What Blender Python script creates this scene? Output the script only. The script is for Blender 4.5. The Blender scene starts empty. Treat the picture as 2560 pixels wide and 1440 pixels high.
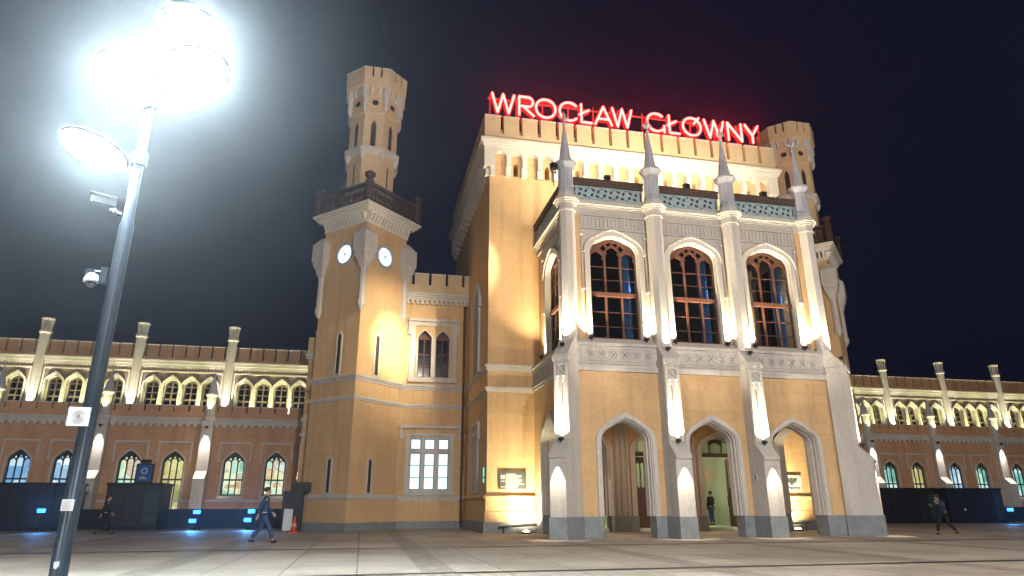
import bpy, bmesh, math, random
from mathutils import Vector, Matrix
from mathutils.geometry import tessellate_polygon
random.seed(7)
R_ = math.radians
S = 0.74                      # survey units -> metres (everything is built in survey units, scaled at the end)
sc = bpy.context.scene
COL = sc.collection

# ------------------------------------------------------------------ camera
cam_d = bpy.data.cameras.new("camera"); cam = bpy.data.objects.new("camera", cam_d); COL.objects.link(cam)
YAW, PITCH, ROLL = R_(12.264), R_(18.17), R_(-0.079)
fw = Vector((math.sin(YAW)*math.cos(PITCH), math.cos(YAW)*math.cos(PITCH), math.sin(PITCH)))
rt = Vector((math.cos(YAW), -math.sin(YAW), 0)); up = rt.cross(fw)
rt2 = math.cos(ROLL)*rt + math.sin(ROLL)*up; up2 = -math.sin(ROLL)*rt + math.cos(ROLL)*up
m = Matrix((rt2, up2, -fw)).transposed().to_4x4(); m.translation = Vector((0, 0, 1.6*S))
cam.matrix_world = m
cam_d.sensor_width = 36; cam_d.lens = 1649.2/2560*36
cam_d.clip_start = 0.1; cam_d.clip_end = 2000
sc.camera = cam
sc.render.resolution_x, sc.render.resolution_y = 1024, 576

# ------------------------------------------------------------------ world: a clear night sky over a lit town
w = bpy.data.worlds.new("World"); sc.world = w; w.use_nodes = True
nt = w.node_tree; bg = nt.nodes['Background']
sky = nt.nodes.new('ShaderNodeTexSky'); sky.sky_type = 'NISHITA'; sky.sun_disc = False
sky.sun_elevation = R_(-3.0); sky.sun_rotation = R_(200)
mixs = nt.nodes.new('ShaderNodeMixRGB'); mixs.blend_type = 'ADD'; mixs.inputs[0].default_value = 1
mul = nt.nodes.new('ShaderNodeMixRGB'); mul.blend_type = 'MULTIPLY'; mul.inputs[0].default_value = 1
mul.inputs[2].default_value = (0.02, 0.02, 0.03, 1)
nt.links.new(sky.outputs[0], mul.inputs[1]); nt.links.new(mul.outputs[0], mixs.inputs[1])
mixs.inputs[2].default_value = (0.0024, 0.0032, 0.0120, 1)
nt.links.new(mixs.outputs[0], bg.inputs[0]); bg.inputs[1].default_value = 1.0
sc.view_settings.view_transform = 'Standard'; sc.view_settings.look = 'None'
sc.view_settings.gamma = 1; sc.view_settings.exposure = 0.12
sc.render.engine = 'CYCLES'
sc.cycles.max_bounces = 5; sc.cycles.diffuse_bounces = 3; sc.cycles.glossy_bounces = 2
sc.cycles.transparent_max_bounces = 12; sc.cycles.sample_clamp_indirect = 3

# ------------------------------------------------------------------ lamps
def spot(name, loc, tgt, W, col, ang=60, blend=.6, rad=.08):
    d = bpy.data.lights.new(name, 'SPOT'); d.energy = W; d.color = col
    d.spot_size = R_(ang); d.spot_blend = blend; d.shadow_soft_size = rad
    o = bpy.data.objects.new(name, d); COL.objects.link(o)
    o.location = Vector(loc)*S
    o.rotation_euler = (Vector(tgt)-Vector(loc)).to_track_quat('-Z', 'Y').to_euler()
    return o
def point(name, loc, W, col, rad=.1):
    d = bpy.data.lights.new(name, 'POINT'); d.energy = W; d.color = col; d.shadow_soft_size = rad
    o = bpy.data.objects.new(name, d); COL.objects.link(o); o.location = Vector(loc)*S
    return o
WARM = (1.0, .86, .62); COOL = (.82, .90, 1.0); CREAM = (1.0, .80, .48); LIME = (1, .94, .45)

# ------------------------------------------------------------------ materials
def mat(name, base, rough=.8, noise=.0, nscale=6, bump=0, metal=0, spec=.3, courses=None, col2=None, streak=0):
    m = bpy.data.materials.new(name); m.use_nodes = True; n = m.node_tree; b = n.nodes['Principled BSDF']
    b.inputs['Roughness'].default_value = rough; b.inputs['Metallic'].default_value = metal
    b.inputs['Specular IOR Level'].default_value = spec
    tc = n.nodes.new('ShaderNodeTexCoord'); geo = n.nodes.new('ShaderNodeNewGeometry')
    last = None
    base4 = (*base, 1)
    if noise:
        ns = n.nodes.new('ShaderNodeTexNoise'); ns.inputs['Scale'].default_value = nscale; ns.inputs['Detail'].default_value = 6
        n.links.new(geo.outputs['Position'], ns.inputs['Vector'])
        big = n.nodes.new('ShaderNodeTexNoise'); big.inputs['Scale'].default_value = nscale*.12; big.inputs['Detail'].default_value = 3
        mp = n.nodes.new('ShaderNodeMapping'); mp.inputs['Scale'].default_value = (1, 1, .35 if streak else 1)
        n.links.new(geo.outputs['Position'], mp.inputs[0]); n.links.new(mp.outputs[0], big.inputs['Vector'])
        ad = n.nodes.new('ShaderNodeMath'); ad.operation = 'ADD'
        n.links.new(ns.outputs[0], ad.inputs[0]); n.links.new(big.outputs[0], ad.inputs[1])
        cr = n.nodes.new('ShaderNodeMapRange'); cr.inputs['From Min'].default_value = .7; cr.inputs['From Max'].default_value = 1.3
        cr.inputs['To Min'].default_value = 1-noise; cr.inputs['To Max'].default_value = 1+noise
        n.links.new(ad.outputs[0], cr.inputs[0])
        mx = n.nodes.new('ShaderNodeMixRGB'); mx.blend_type = 'MULTIPLY'; mx.inputs[0].default_value = 1
        mx.inputs[1].default_value = base4; n.links.new(cr.outputs[0], mx.inputs[2]); last = mx.outputs[0]
        if streak:
            ms = n.nodes.new('ShaderNodeMapping'); ms.inputs['Scale'].default_value = (3.2, 3.2, .16); n.links.new(geo.outputs['Position'], ms.inputs[0])
            st = n.nodes.new('ShaderNodeTexNoise'); st.inputs['Scale'].default_value = 1; st.inputs['Detail'].default_value = 5; n.links.new(ms.outputs[0], st.inputs['Vector'])
            sr = n.nodes.new('ShaderNodeMapRange'); sr.inputs['From Min'].default_value = .52; sr.inputs['From Max'].default_value = .74; sr.inputs['To Min'].default_value = 1; sr.inputs['To Max'].default_value = .82
            n.links.new(st.outputs[0], sr.inputs[0]); m3 = n.nodes.new('ShaderNodeMixRGB'); m3.blend_type = 'MULTIPLY'; m3.inputs[0].default_value = 1
            n.links.new(last, m3.inputs[1]); n.links.new(sr.outputs[0], m3.inputs[2]); last = m3.outputs[0]
    if courses:
        bw, bh, mort, dark = courses
        sx = n.nodes.new('ShaderNodeSeparateXYZ'); n.links.new(geo.outputs['Position'], sx.inputs[0])
        a = n.nodes.new('ShaderNodeMath'); a.operation = 'ADD'; n.links.new(sx.outputs[0], a.inputs[0]); n.links.new(sx.outputs[1], a.inputs[1])
        cx = n.nodes.new('ShaderNodeCombineXYZ'); n.links.new(a.outputs[0], cx.inputs[0]); n.links.new(sx.outputs[2], cx.inputs[1])
        bt = n.nodes.new('ShaderNodeTexBrick'); n.links.new(cx.outputs[0], bt.inputs['Vector'])
        bt.inputs['Scale'].default_value = 1; bt.inputs['Brick Width'].default_value = bw; bt.inputs['Row Height'].default_value = bh
        bt.inputs['Mortar Size'].default_value = mort; bt.inputs['Mortar Smooth'].default_value = .3
        bt.inputs['Color1'].default_value = (1, 1, 1, 1); bt.inputs['Color2'].default_value = (.93, .93, .93, 1)
        bt.inputs['Mortar'].default_value = (dark, dark, dark, 1)
        mx2 = n.nodes.new('ShaderNodeMixRGB'); mx2.blend_type = 'MULTIPLY'; mx2.inputs[0].default_value = 1
        if last: n.links.new(last, mx2.inputs[1])
        else: mx2.inputs[1].default_value = base4
        n.links.new(bt.outputs['Color'], mx2.inputs[2]); last = mx2.outputs[0]
    if last: n.links.new(last, b.inputs['Base Color'])
    else: b.inputs['Base Color'].default_value = base4
    if bump:
        nb = n.nodes.new('ShaderNodeTexNoise'); nb.inputs['Scale'].default_value = 22; nb.inputs['Detail'].default_value = 5
        n.links.new(geo.outputs['Position'], nb.inputs['Vector'])
        bp = n.nodes.new('ShaderNodeBump'); bp.inputs['Strength'].default_value = bump; bp.inputs['Distance'].default_value = .02
        n.links.new(nb.outputs[0], bp.inputs['Height']); n.links.new(bp.outputs[0], b.inputs['Normal'])
    return m
def emis(name, col, st, noise=None):
    m = bpy.data.materials.new(name); m.use_nodes = True; n = m.node_tree; n.nodes.clear()
    e = n.nodes.new('ShaderNodeEmission'); o = n.nodes.new('ShaderNodeOutputMaterial')
    e.inputs[0].default_value = (*col, 1); e.inputs[1].default_value = st
    n.links.new(e.outputs[0], o.inputs[0]); return m
def lit_window(name, stops, st, scale=1.6):
    # a lit room behind the panes: shelves, posters and lamps read as soft coloured blocks
    m = bpy.data.materials.new(name); m.use_nodes = True; n = m.node_tree; n.nodes.clear()
    e = n.nodes.new('ShaderNodeEmission'); o = n.nodes.new('ShaderNodeOutputMaterial')
    geo = n.nodes.new('ShaderNodeNewGeometry'); mp = n.nodes.new('ShaderNodeMapping'); mp.inputs['Scale'].default_value = (1, 1, 1.3)
    n.links.new(geo.outputs['Position'], mp.inputs[0])
    v = n.nodes.new('ShaderNodeTexVoronoi'); v.distance = 'CHEBYCHEV'; v.inputs['Scale'].default_value = scale*.62; v.feature = 'SMOOTH_F1'; v.inputs['Smoothness'].default_value = .35
    n.links.new(mp.outputs[0], v.inputs['Vector'])
    sp = n.nodes.new('ShaderNodeSeparateColor'); n.links.new(v.outputs['Color'], sp.inputs[0])
    cr = n.nodes.new('ShaderNodeValToRGB'); el = cr.color_ramp.elements; cr.color_ramp.interpolation = 'LINEAR'
    el[0].position = 0; el[0].color = (*stops[0], 1); el[1].position = 1; el[1].color = (*stops[-1], 1)
    for i, c in enumerate(stops[1:-1]):
        q = el.new((i+1)/(len(stops)-1)); q.color = (*c, 1)
    n.links.new(sp.outputs[0], cr.inputs[0]); n.links.new(cr.outputs[0], e.inputs[0])
    e.inputs[1].default_value = st; n.links.new(e.outputs[0], o.inputs[0]); return m
def glass(name, tint, refl=.12):
    m = bpy.data.materials.new(name); m.use_nodes = True; n = m.node_tree; n.nodes.clear()
    t = n.nodes.new('ShaderNodeBsdfTransparent'); t.inputs[0].default_value = (*tint, 1)
    g = n.nodes.new('ShaderNodeBsdfGlossy'); g.inputs['Roughness'].default_value = .08
    fr = n.nodes.new('ShaderNodeFresnel'); fr.inputs[0].default_value = 1.5
    mx = n.nodes.new('ShaderNodeMixShader'); o = n.nodes.new('ShaderNodeOutputMaterial')
    n.links.new(fr.outputs[0], mx.inputs[0]); n.links.new(t.outputs[0], mx.inputs[1]); n.links.new(g.outputs[0], mx.inputs[2])
    n.links.new(mx.outputs[0], o.inputs[0]); return m
M = {}
M['stone'] = mat('painted_stone', (.58, .545, .515), .85, .12, 9, .35, streak=1)
M['trim'] = mat('cream_trim', (.58, .55, .50), .8, .08, 9, .2)
M['white'] = mat('white_frieze_plaster', (.72, .68, .61), .8, .06, 8, .2)
M['yellow'] = mat('ochre_plaster', (.66, .44, .235), .9, .10, 7, .25, streak=1)
M['yellow_c'] = mat('ochre_plaster_in_courses', (.66, .44, .235), .9, .10, 7, .3, streak=1, courses=(1.25, .395, .010, .87))
M['orange'] = mat('wing_brick_plaster', (.58, .36, .20), .9, .14, 9, .3, streak=1, courses=(.5, .16, .008, .85))
M['orange_d'] = mat('wing_lower_brick', (.58, .335, .19), .9, .15, 9, .3, streak=1, courses=(.5, .16, .008, .85))
M['parapet'] = mat('clay_parapet', (.50, .30, .18), .9, .12, 8, .3)
M['ptan'] = mat('tan_parapet', (.63, .47, .29), .9, .10, 8, .3)
M['granite'] = mat('grey_granite', (.24, .265, .29), .6, .22, 30, .2, courses=(.9, 2.0, .008, .6))
M['wood'] = mat('red_brown_timber', (.115, .048, .031), .55, .15, 20, .1)
M['wsash'] = mat('faded_brown_sash', (.10, .075, .06), .6, .1, 20)
M['wood_d'] = mat('dark_door_timber', (.10, .045, .03), .5, .2, 20, .1)
M['coping'] = mat('rusty_coping', (.085, .055, .045), .7, .25, 14, .2)
M['teal'] = mat('teal_painted_iron', (.35, .47, .51), .6, .12, 16, .1)
M['brown_iron'] = mat('brown_iron_balustrade', (.055, .032, .03), .7, .2, 16, .2)
M['slate'] = mat('lead_spire', (.44, .46, .52), .6, .15, 12, .2)
M['dark'] = mat('black_steel', (.015, .015, .018), .45, .0)
M['pole'] = mat('galvanised_pole', (.022, .03, .042), .34, .15, 20, .05, metal=.5)
M['ironframe'] = mat('dark_window_iron', (.03, .035, .04), .5)
M['panel'] = mat('shaded_spandrel', (.27, .21, .17), .9, .15, 9, .2)  # shade between the lit mouldings is put into this darker colour
M['gap'] = mat('dark_recess', (.05, .035, .03), .9)
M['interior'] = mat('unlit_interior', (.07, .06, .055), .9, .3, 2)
M['pwhite'] = mat('white_painted_panel', (.62, .66, .72), .5, .06, 10)
M['curtain'] = mat('blue_curtain', (.10, .25, .60), .8, .1, 9)
M['glass'] = glass('dark_glass', (.75, .75, .72))
M['roof'] = mat('dark_roof', (.05, .045, .045), .8, .2, 5)
M['warmglow'] = emis('floodlight_face', (1, .86, .62), 30)
M['whiteglow'] = emis('street_lamp_diffuser', (.76, .94, 1), 850)
M['blueglow'] = emis('blue_floodlight_face', (.012, .11, 1), 16)
M['clock'] = emis('backlit_clock_dial', (.72, .90, 1), 1.6)
M['neon'] = emis('red_neon_tube', (1, .04, .034), 24)
M['porchglow'] = emis('porch_lamp_glass', (1, .8, .55), 5)
M['glow_backing'] = mat('red_glow_backing', (.75, .02, .02), .5)  # red of the added backing that imitates neon glow
M['redled'] = emis('red_led', (1, .02, .02), 3)
M['frost'] = emis('frosted_lit_pane', (.68, .93, 1), 1.5)
M['green'] = emis('green_strip_light', (.15, .8, .5), 1.2)
M['w_teal'] = lit_window('lit_room_teal', [(.08, .28, .24), (.25, .50, .38), (.12, .42, .46), (.65, .90, .80), (.40, .62, .42)], 1.1, 2.2)
M['w_yel'] = lit_window('lit_room_yellow', [(.30, .30, .10), (.55, .52, .22), (.75, .70, .30), (.40, .30, .12), (.9, .9, .7)], 1.0, 1.9)
M['w_cool'] = lit_window('lit_room_cool', [(.04, .10, .22), (.55, .75, .85), (.10, .30, .55), (.9, 1, 1), (.15, .35, .5)], 1.1, 2.0)
M['w_mix'] = lit_window('lit_room_mixed', [(.22, .45, .34), (.42, .70, .52), (.85, .88, .55), (.50, .30, .14), (.70, .95, .92)], 1.1, 2.4)

# ------------------------------------------------------------------ mesh helpers
class Fr:
    def __init__(s, o, u, n): s.o = Vector(o); s.u = Vector(u).normalized(); s.n = Vector(n).normalized(); s.z = Vector((0, 0, 1))
    def p(s, a, b, c=0): return s.o + s.u*a + s.z*b + s.n*c
    def sh(s, a=0, c=0): return Fr(s.o + s.u*a + s.n*c, s.u, s.n)
class MB:
    def __init__(s): s.v = []; s.f = []
    def add(s, vs, fs):
        n = len(s.v); s.v += [tuple(p) for p in vs]; s.f += [[i+n for i in f] for f in fs]; return s
    def fbox(s, F, a0, a1, b0, b1, c0, c1):
        vs = [F.p(a, b, c) for a in (a0, a1) for b in (b0, b1) for c in (c0, c1)]
        return s.add(vs, [(0, 1, 3, 2), (4, 6, 7, 5), (0, 4, 5, 1), (2, 3, 7, 6), (0, 2, 6, 4), (1, 5, 7, 3)])
    def box(s, x0, x1, y0, y1, z0, z1): return s.fbox(W0, x0, x1, z0, z1, -y1, -y0)
    def prism(s, F, outer, holes, c0, c1):
        loops = [list(outer)]+[list(h) for h in holes]
        flat = [p for l in loops for p in l]
        tris = tessellate_polygon([[Vector((a, b, 0)) for a, b in l] for l in loops])
        n = len(flat)
        vs = [F.p(a, b, c1) for a, b in flat]+[F.p(a, b, c0) for a, b in flat]
        fs = [tuple(t) for t in tris]+[tuple(i+n for i in reversed(t)) for t in tris]
        k = 0
        for l in loops:
            L = len(l)
            for i in range(L):
                a, b = k+i, k+(i+1) % L; fs.append((a, b, b+n, a+n))
            k += L
        return s.add(vs, fs)
    def wedge(s, F, a0, a1, pts):          # side profile pts (b=z, c=out) swept along a
        n = len(pts); vs = [F.p(a0, b, c) for b, c in pts]+[F.p(a1, b, c) for b, c in pts]
        return s.add(vs, [tuple(range(n)), tuple(range(2*n-1, n-1, -1))]+[(i, i+n, (i+1) % n+n, (i+1) % n) for i in range(n)])
    def tube(s, p0, p1, r0, r1=None, n=8, cap=True):
        r1 = r0 if r1 is None else r1; p0 = Vector(p0); p1 = Vector(p1); d = (p1-p0).normalized()
        x = d.orthogonal().normalized(); y = d.cross(x)
        vs = [p0+(x*math.cos(t)+y*math.sin(t))*r0 for t in [2*math.pi*i/n for i in range(n)]]
        vs += [p1+(x*math.cos(t)+y*math.sin(t))*r1 for t in [2*math.pi*i/n for i in range(n)]]
        fs = [(i, (i+1) % n, (i+1) % n+n, i+n) for i in range(n)]
        if cap: fs += [tuple(range(n-1, -1, -1)), tuple(range(n, 2*n))]
        return s.add(vs, fs)
    def lathe(s, c, prof, n=8, ph=None, cap=True):
        ph = math.pi/n if ph is None else ph; c = Vector(c); vs = []
        for r, z in prof:
            vs += [c+Vector((r*math.cos(ph+2*math.pi*i/n), r*math.sin(ph+2*math.pi*i/n), z)) for i in range(n)]
        fs = []
        for k in range(len(prof)-1):
            for i in range(n): a = k*n+i; b = k*n+(i+1) % n; fs.append((a, b, b+n, a+n))
        if cap: fs += [tuple(range(n-1, -1, -1)), tuple(range((len(prof)-1)*n, len(prof)*n))]
        return s.add(vs, fs)
    def sphere(s, c, r, n=12, sz=1, half=None):
        prof = []
        K = n//2
        for k in range(K+1):
            t = -math.pi/2+math.pi*k/K
            if half == 'up' and t < -1e-6: continue
            prof.append((max(r*math.cos(t), 1e-4), r*math.sin(t)*sz))
        return s.lathe(c, prof, n)
    def path(s, pts, r, n=8, closed=False):
        pts = [Vector(p) for p in pts]
        seq = list(zip(pts, pts[1:]+([pts[0]] if closed else [])))
        if not closed: seq = list(zip(pts[:-1], pts[1:]))
        for a, b in seq: s.tube(a, b, r, r, n)
        for p in pts: s.sphere(p, r*1.0, 8)
        return s
W0 = Fr((0, 0, 0), (1, 0, 0), (0, -1, 0))     # a = x, b = z, c = -y (front faces the camera)
def tag(o, label=None, cat=None, group=None, kind=None):
    for k, v in (('label', label), ('category', cat), ('group', group), ('kind', kind)):
        if v: o[k] = v
    return o
def thing(name, loc, label, cat, group=None):
    o = bpy.data.objects.new(name, None); COL.objects.link(o); o.location = loc; o.empty_display_size = .5
    return tag(o, label, cat, group)
def wloc(o):
    v = Vector(o.location)
    while o.parent: o = o.parent; v += Vector(o.location)
    return v
SPLIT = {'corner_shaft', 'clustered_shaft', 'granite_plinth', 'string_course', 'wall_base', 'curtain', 'hall_column', 'globe_lamp', 'doorway_plinth',
         'lower_wall', 'upper_wall', 'storey_band', 'stone_dressing', 'carved_frieze', 'leaf_frieze', 'cornice', 'corbel_table', 'end_moulding', 'bracket', 'turret_window', 'window_surround_t',
         'floor_and_roof_slab', 'hall_room_lining', 'niche_backing', 'parapet', 'roof', 'paving_band', 'drainage_channel'}
def clusters(mb, eps=.03):
    par = list(range(len(mb.v)))
    def fd(i):
        while par[i] != i: par[i] = par[par[i]]; i = par[i]
        return i
    for f in mb.f:
        a = fd(f[0])
        for i in f[1:]: par[fd(i)] = a
    g = {}
    for i in range(len(mb.v)): g.setdefault(fd(i), []).append(i)
    cl = []
    for ids in g.values():
        P = [mb.v[i] for i in ids]
        cl.append([[min(p[k] for p in P)-eps for k in range(3)], [max(p[k] for p in P)+eps for k in range(3)], set(ids)])
    ch = True
    while ch:
        ch = False; out = []
        for c in cl:
            for d in out:
                if all(c[0][k] <= d[1][k] and d[0][k] <= c[1][k] for k in range(3)):
                    d[0] = [min(c[0][k], d[0][k]) for k in range(3)]; d[1] = [max(c[1][k], d[1][k]) for k in range(3)]; d[2] |= c[2]; ch = True; break
            else: out.append(c)
        cl = out
    return [c[2] for c in cl]
def build(mb, name, m, parent=None, smooth=False, label=None):
    if name in SPLIT and len(mb.v) < 12000:
        cl = clusters(mb)
        if 1 < len(cl) <= 40:
            res = None
            for ids in cl:
                ix = {i: k for k, i in enumerate(sorted(ids))}; q = MB(); q.v = [mb.v[i] for i in sorted(ids)]
                q.f = [[ix[i] for i in f] for f in mb.f if f[0] in ids]
                o = build_one(q, name, m, parent, smooth, label); res = res or o
            return res
    return build_one(mb, name, m, parent, smooth, label)
def build_one(mb, name, m, parent=None, smooth=False, label=None):
    me = bpy.data.meshes.new(name)
    vs = [Vector(v) for v in mb.v]
    lo = Vector([min(v[i] for v in vs) for i in range(3)]); hi = Vector([max(v[i] for v in vs) for i in range(3)])
    c = Vector(((lo.x+hi.x)/2, (lo.y+hi.y)/2, lo.z))
    me.from_pydata([v-c for v in vs], [], mb.f)
    bm = bmesh.new(); bm.from_mesh(me); bmesh.ops.recalc_face_normals(bm, faces=bm.faces); bm.to_mesh(me); bm.free()
    for mm in (m if isinstance(m, (list, tuple)) else [m]): me.materials.append(mm)
    if smooth:
        for p in me.polygons: p.use_smooth = True
    o = bpy.data.objects.new(name, me); COL.objects.link(o)
    if parent: o.parent = parent; o.location = c-wloc(parent)
    else: o.location = c
    if label: o['label'] = label
    return o
def copy_tree(o, parent=None, delta=None, mx=None):
    c = o.copy(); COL.objects.link(c); c.parent = parent
    if delta: c.location = Vector(o.location)+Vector(delta)
    for ch in o.children: copy_tree(ch, c)
    return c
# pointed (Tudor) arch path from left springing over the apex to right springing
def arch(cx, w, zs, za, k=.62, n=6):
    r = k*w; h = za-zs; X, Y = w-r, h
    d = math.hypot(X, Y); L = []
    if d > r*1.001:
        th = math.atan2(Y, X)+math.acos(r/d)
    else: th = math.pi/2
    for i in range(n+1):
        t = math.pi-(math.pi-th)*i/n
        L.append((-w+r+r*math.cos(t), zs+r*math.sin(t)))
    x0, z0 = L[-1]
    L.append(((x0)*.5, z0+(za-z0)*.5+.045*w))
    Rr = [(-a, b) for a, b in reversed(L)]
    return [(cx+a, b) for a, b in L]+[(cx, za)]+[(cx+a, b) for a, b in Rr]
def opening(cx, w, z0, zs, za, k=.55): return [(cx-w, z0)]+arch(cx, w, zs, za, k)+[(cx+w, z0)]
def ring(mb, F, cx, wi, wo, z0, zs, zai, zao, c0, c1, k=.55):
    o = opening(cx, wo, z0, zs, zao, k); i = opening(cx, wi, z0, zs, zai, k)
    return mb.prism(F, o+i[::-1], [], c0, c1)
def rect(a0, a1, b0, b1): return [(a0, b0), (a0, b1), (a1, b1), (a1, b0)]
def band(mb, F, a0, a1, steps):               # horizontal moulding: steps of (b0,b1,out)
    for i, (b0, b1, c) in enumerate(steps): mb.fbox(F, a0, a1, b0, b1, -.08, c)
def fixture(parent, F, a, b, c, s=.13):
    mb = MB(); mb.fbox(F, a-s, a+s, b-s*.9, b+s*.5, c-s, c+s); mb.fbox(F, a-s*.25, a+s*.25, b-s*1.8, b-s*.8, c-s*.4, c+s*.4)
    return build(mb, 'uplight', M['dark'], parent)

# ================================================================== ground
XC = 18.09
mb = MB(); mb.add([(-420, -260, 0), (520, -260, 0), (520, 620, 0), (-420, 620, 0)], [(0, 1, 2, 3)])
def paving(name, base, w, h, mort, dark):
    m = mat(name, base, .62, .10, 3.5, .15, spec=.4)
    n = m.node_tree; b = n.nodes['Principled BSDF']; geo = n.nodes.new('ShaderNodeNewGeometry')
    bt = n.nodes.new('ShaderNodeTexBrick'); n.links.new(geo.outputs['Position'], bt.inputs['Vector'])
    bt.offset = .0
    for k, v in (('Scale', 1), ('Brick Width', w), ('Row Height', h), ('Mortar Size', mort), ('Mortar Smooth', .4)): bt.inputs[k].default_value = v
    bt.inputs['Color1'].default_value = (1, 1, 1, 1); bt.inputs['Color2'].default_value = (.76, .75, .74, 1); bt.inputs['Mortar'].default_value = (dark, dark, dark, 1)
    l = b.inputs['Base Color'].links[0]; src = l.from_socket; n.links.remove(l)
    mx = n.nodes.new('ShaderNodeMixRGB'); mx.blend_type = 'MULTIPLY'; mx.inputs[0].default_value = 1
    n.links.new(src, mx.inputs[1]); n.links.new(bt.outputs['Color'], mx.inputs[2])
    # damp, worn patches
    ns = n.nodes.new('ShaderNodeTexNoise'); ns.inputs['Scale'].default_value = .22; ns.inputs['Detail'].default_value = 5
    n.links.new(geo.outputs['Position'], ns.inputs['Vector'])
    mr = n.nodes.new('ShaderNodeMapRange'); mr.inputs['From Min'].default_value = .35; mr.inputs['From Max'].default_value = .7
    mr.inputs['To Min'].default_value = .78; mr.inputs['To Max'].default_value = 1.1; n.links.new(ns.outputs[0], mr.inputs[0])
    mx2 = n.nodes.new('ShaderNodeMixRGB'); mx2.blend_type = 'MULTIPLY'; mx2.inputs[0].default_value = 1
    n.links.new(mx.outputs[0], mx2.inputs[1]); n.links.new(mr.outputs[0], mx2.inputs[2]); n.links.new(mx2.outputs[0], b.inputs['Base Color'])
    return m
M['pave'] = paving('plaza_concrete_slabs', (.46, .395, .33), 1.35, 1.35, .022, .42)
M['pave_d'] = paving('plaza_dark_setts', (.35,.30,.255), .22, .22, .01, .6)
tag(build(mb, 'plaza', M['pave']), kind='structure')
for x in (-20.6, -12.2, -5.2, 2.0, 9.2, 16.4, 23.6, 33, 42):
    mb = MB(); mb.add([(x-.42, 2, .006), (x+.42, 2, .006), (x+.42, 56, .006), (x-.42, 56, .006)], [(0, 1, 2, 3)])
    tag(build(mb, 'paving_band', M['pave_d']), kind='structure')
for y in (17.3, 27.6):
    mb = MB(); mb.add([(-60, y, .012), (95, y, .012), (95, y+.30, .012), (-60, y+.30, .012)], [(0, 1, 2, 3)])
    tag(build(mb, 'drainage_channel', M['dark']), kind='structure')

# ================================================================== entrance porch
PY, PX0, PX1, BY = 32.9, 10.18, 26.0, 40.4
PF = Fr((XC, PY, 0), (1, 0, 0), (0, -1, 0))                      # front
PL = Fr((PX0, 36.75, 0), (0, -1, 0), (-1, 0, 0))                 # left side (a runs towards the front)
PR = Fr((PX1, 36.75, 0), (0, 1, 0), (1, 0, 0))
HB = 7.91                                                       # half width of porch
HS = 3.65                                                       # half length of a side (stops short of the hall wall)
porch = thing('entrance_porch', (XC, PY, 0), 'three-bay entrance porch with grey buttresses, pointed arches and spires in front of the hall', 'porch')
BC = (-4.9, 0, 4.9)
# lower storey walls with arched openings
mb = MB()
mb.prism(PF, rect(-HB, HB, .0, 8.33), [opening(c, 1.42, .0+.001, 4.35, 5.9) for c in ()], 0, 0) if False else None
def wall_with_arches(F, hw, centres, w, zs, za, top, t, z0=0.0):
    # outline that dips into each opening from below, so that the arches stay open to the ground
    out = [(-hw, z0), (-hw, top), (hw, top), (hw, z0)]
    for c in sorted(centres, reverse=True):
        out += [(c+w, z0)]+arch(c, w, zs, za)[::-1]+[(c-w, z0)]
    return out
mbY = MB()
mbY.prism(PF, wall_with_arches(PF, HB, BC, 1.43, 4.72, 5.95, 8.33, .7, 1.03), [], -.75, 0)
for F in (PL, PR):
    mbY.prism(F, wall_with_arches(F, HS, (0,), 1.75, 4.9, 6.35, 8.33, .7, 1.03), [], -.75, -.003)
build(mbY, 'lower_wall', M['yellow_c'], porch)
mbG = MB()
def plinth(mb, F, hw, centres, w, z1, c0, c1):
    xs = [-hw]+[v for c in sorted(centres) for v in (c-w, c+w)]+[hw]
    for i in range(0, len(xs), 2): mb.fbox(F, xs[i], xs[i+1], -.2, z1, c0, c1)
plinth(mbG, PF, HB+.03, BC, 1.40, 1.032, -.78, .04)
for F in (PL, PR): plinth(mbG, F, HS, (0,), 1.72, 1.031, -.78, .036)
build(mbG, 'granite_plinth', M['granite'], porch)
# stepped surrounds round the five arches
def arch_surround(F, c, w, zs, za, parent, depth=-.75, z0=1.03, name='arch_surround'):
    mb = MB()
    ring(mb, F, c, w-.02, w+.21, z0, zs, za-.03, za+.22, -.02, .10)
    ring(mb, F, c, w-.07, w-.0, z0, zs, za-.08, za-.01, -.22, .03)
    ring(mb, F, c, w-.13, w-.06, z0, zs, za-.15, za-.07, -.46, -.10)
    ring(mb, F, c, w-.19, w-.12, z0, zs, za-.22, za-.14, depth-.02, -.34)
    return build(mb, name, M['stone'], parent)
for c in BC: arch_surround(PF, c, 1.43, 4.72, 5.95, porch)
for F in (PL, PR): arch_surround(F, 0, 1.75, 4.9, 6.35, porch)
# grey frieze band with sunk quatrefoil panels between the storeys
mb = MB()
for F, hw in ((PF, HB+.02), (PL, HS), (PR, HS)):
    e = 0 if F is PF else .004
    mb.fbox(F, -hw, hw, 8.33, 9.72, -.75+e, .05-e)
    mb.fbox(F, -hw, hw, 8.33, 8.50, -.3, .12-e); mb.fbox(F, -hw, hw, 8.50, 8.60, -.3, .16-e)
    mb.fbox(F, -hw, hw, 8.72, 8.80, -.3, .10-e)
    mb.wedge(F, -hw, hw, [(9.72, -.75+e), (9.72, .16-e), (9.86, .16-e), (10.22, -.35), (10.22, -.75+e)])
build(mb, 'storey_band', M['stone'], porch)
mb = MB()
def quatre(mb, F, a, b, r, c0, c1):
    for dx, dz in ((0, .5), (.5, 0), (0, -.5), (-.5, 0)):
        pts = [(a+dx*r+.62*r*math.cos(t), b+dz*r+.62*r*math.sin(t)) for t in [math.pi/4*i for i in range(8)]]
        pin = [(a+dx*r+.38*r*math.cos(t), b+dz*r+.38*r*math.sin(t)) for t in [math.pi/4*i for i in range(8)]]
        mb.prism(F, pts, [pin], c0, c1)
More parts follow.
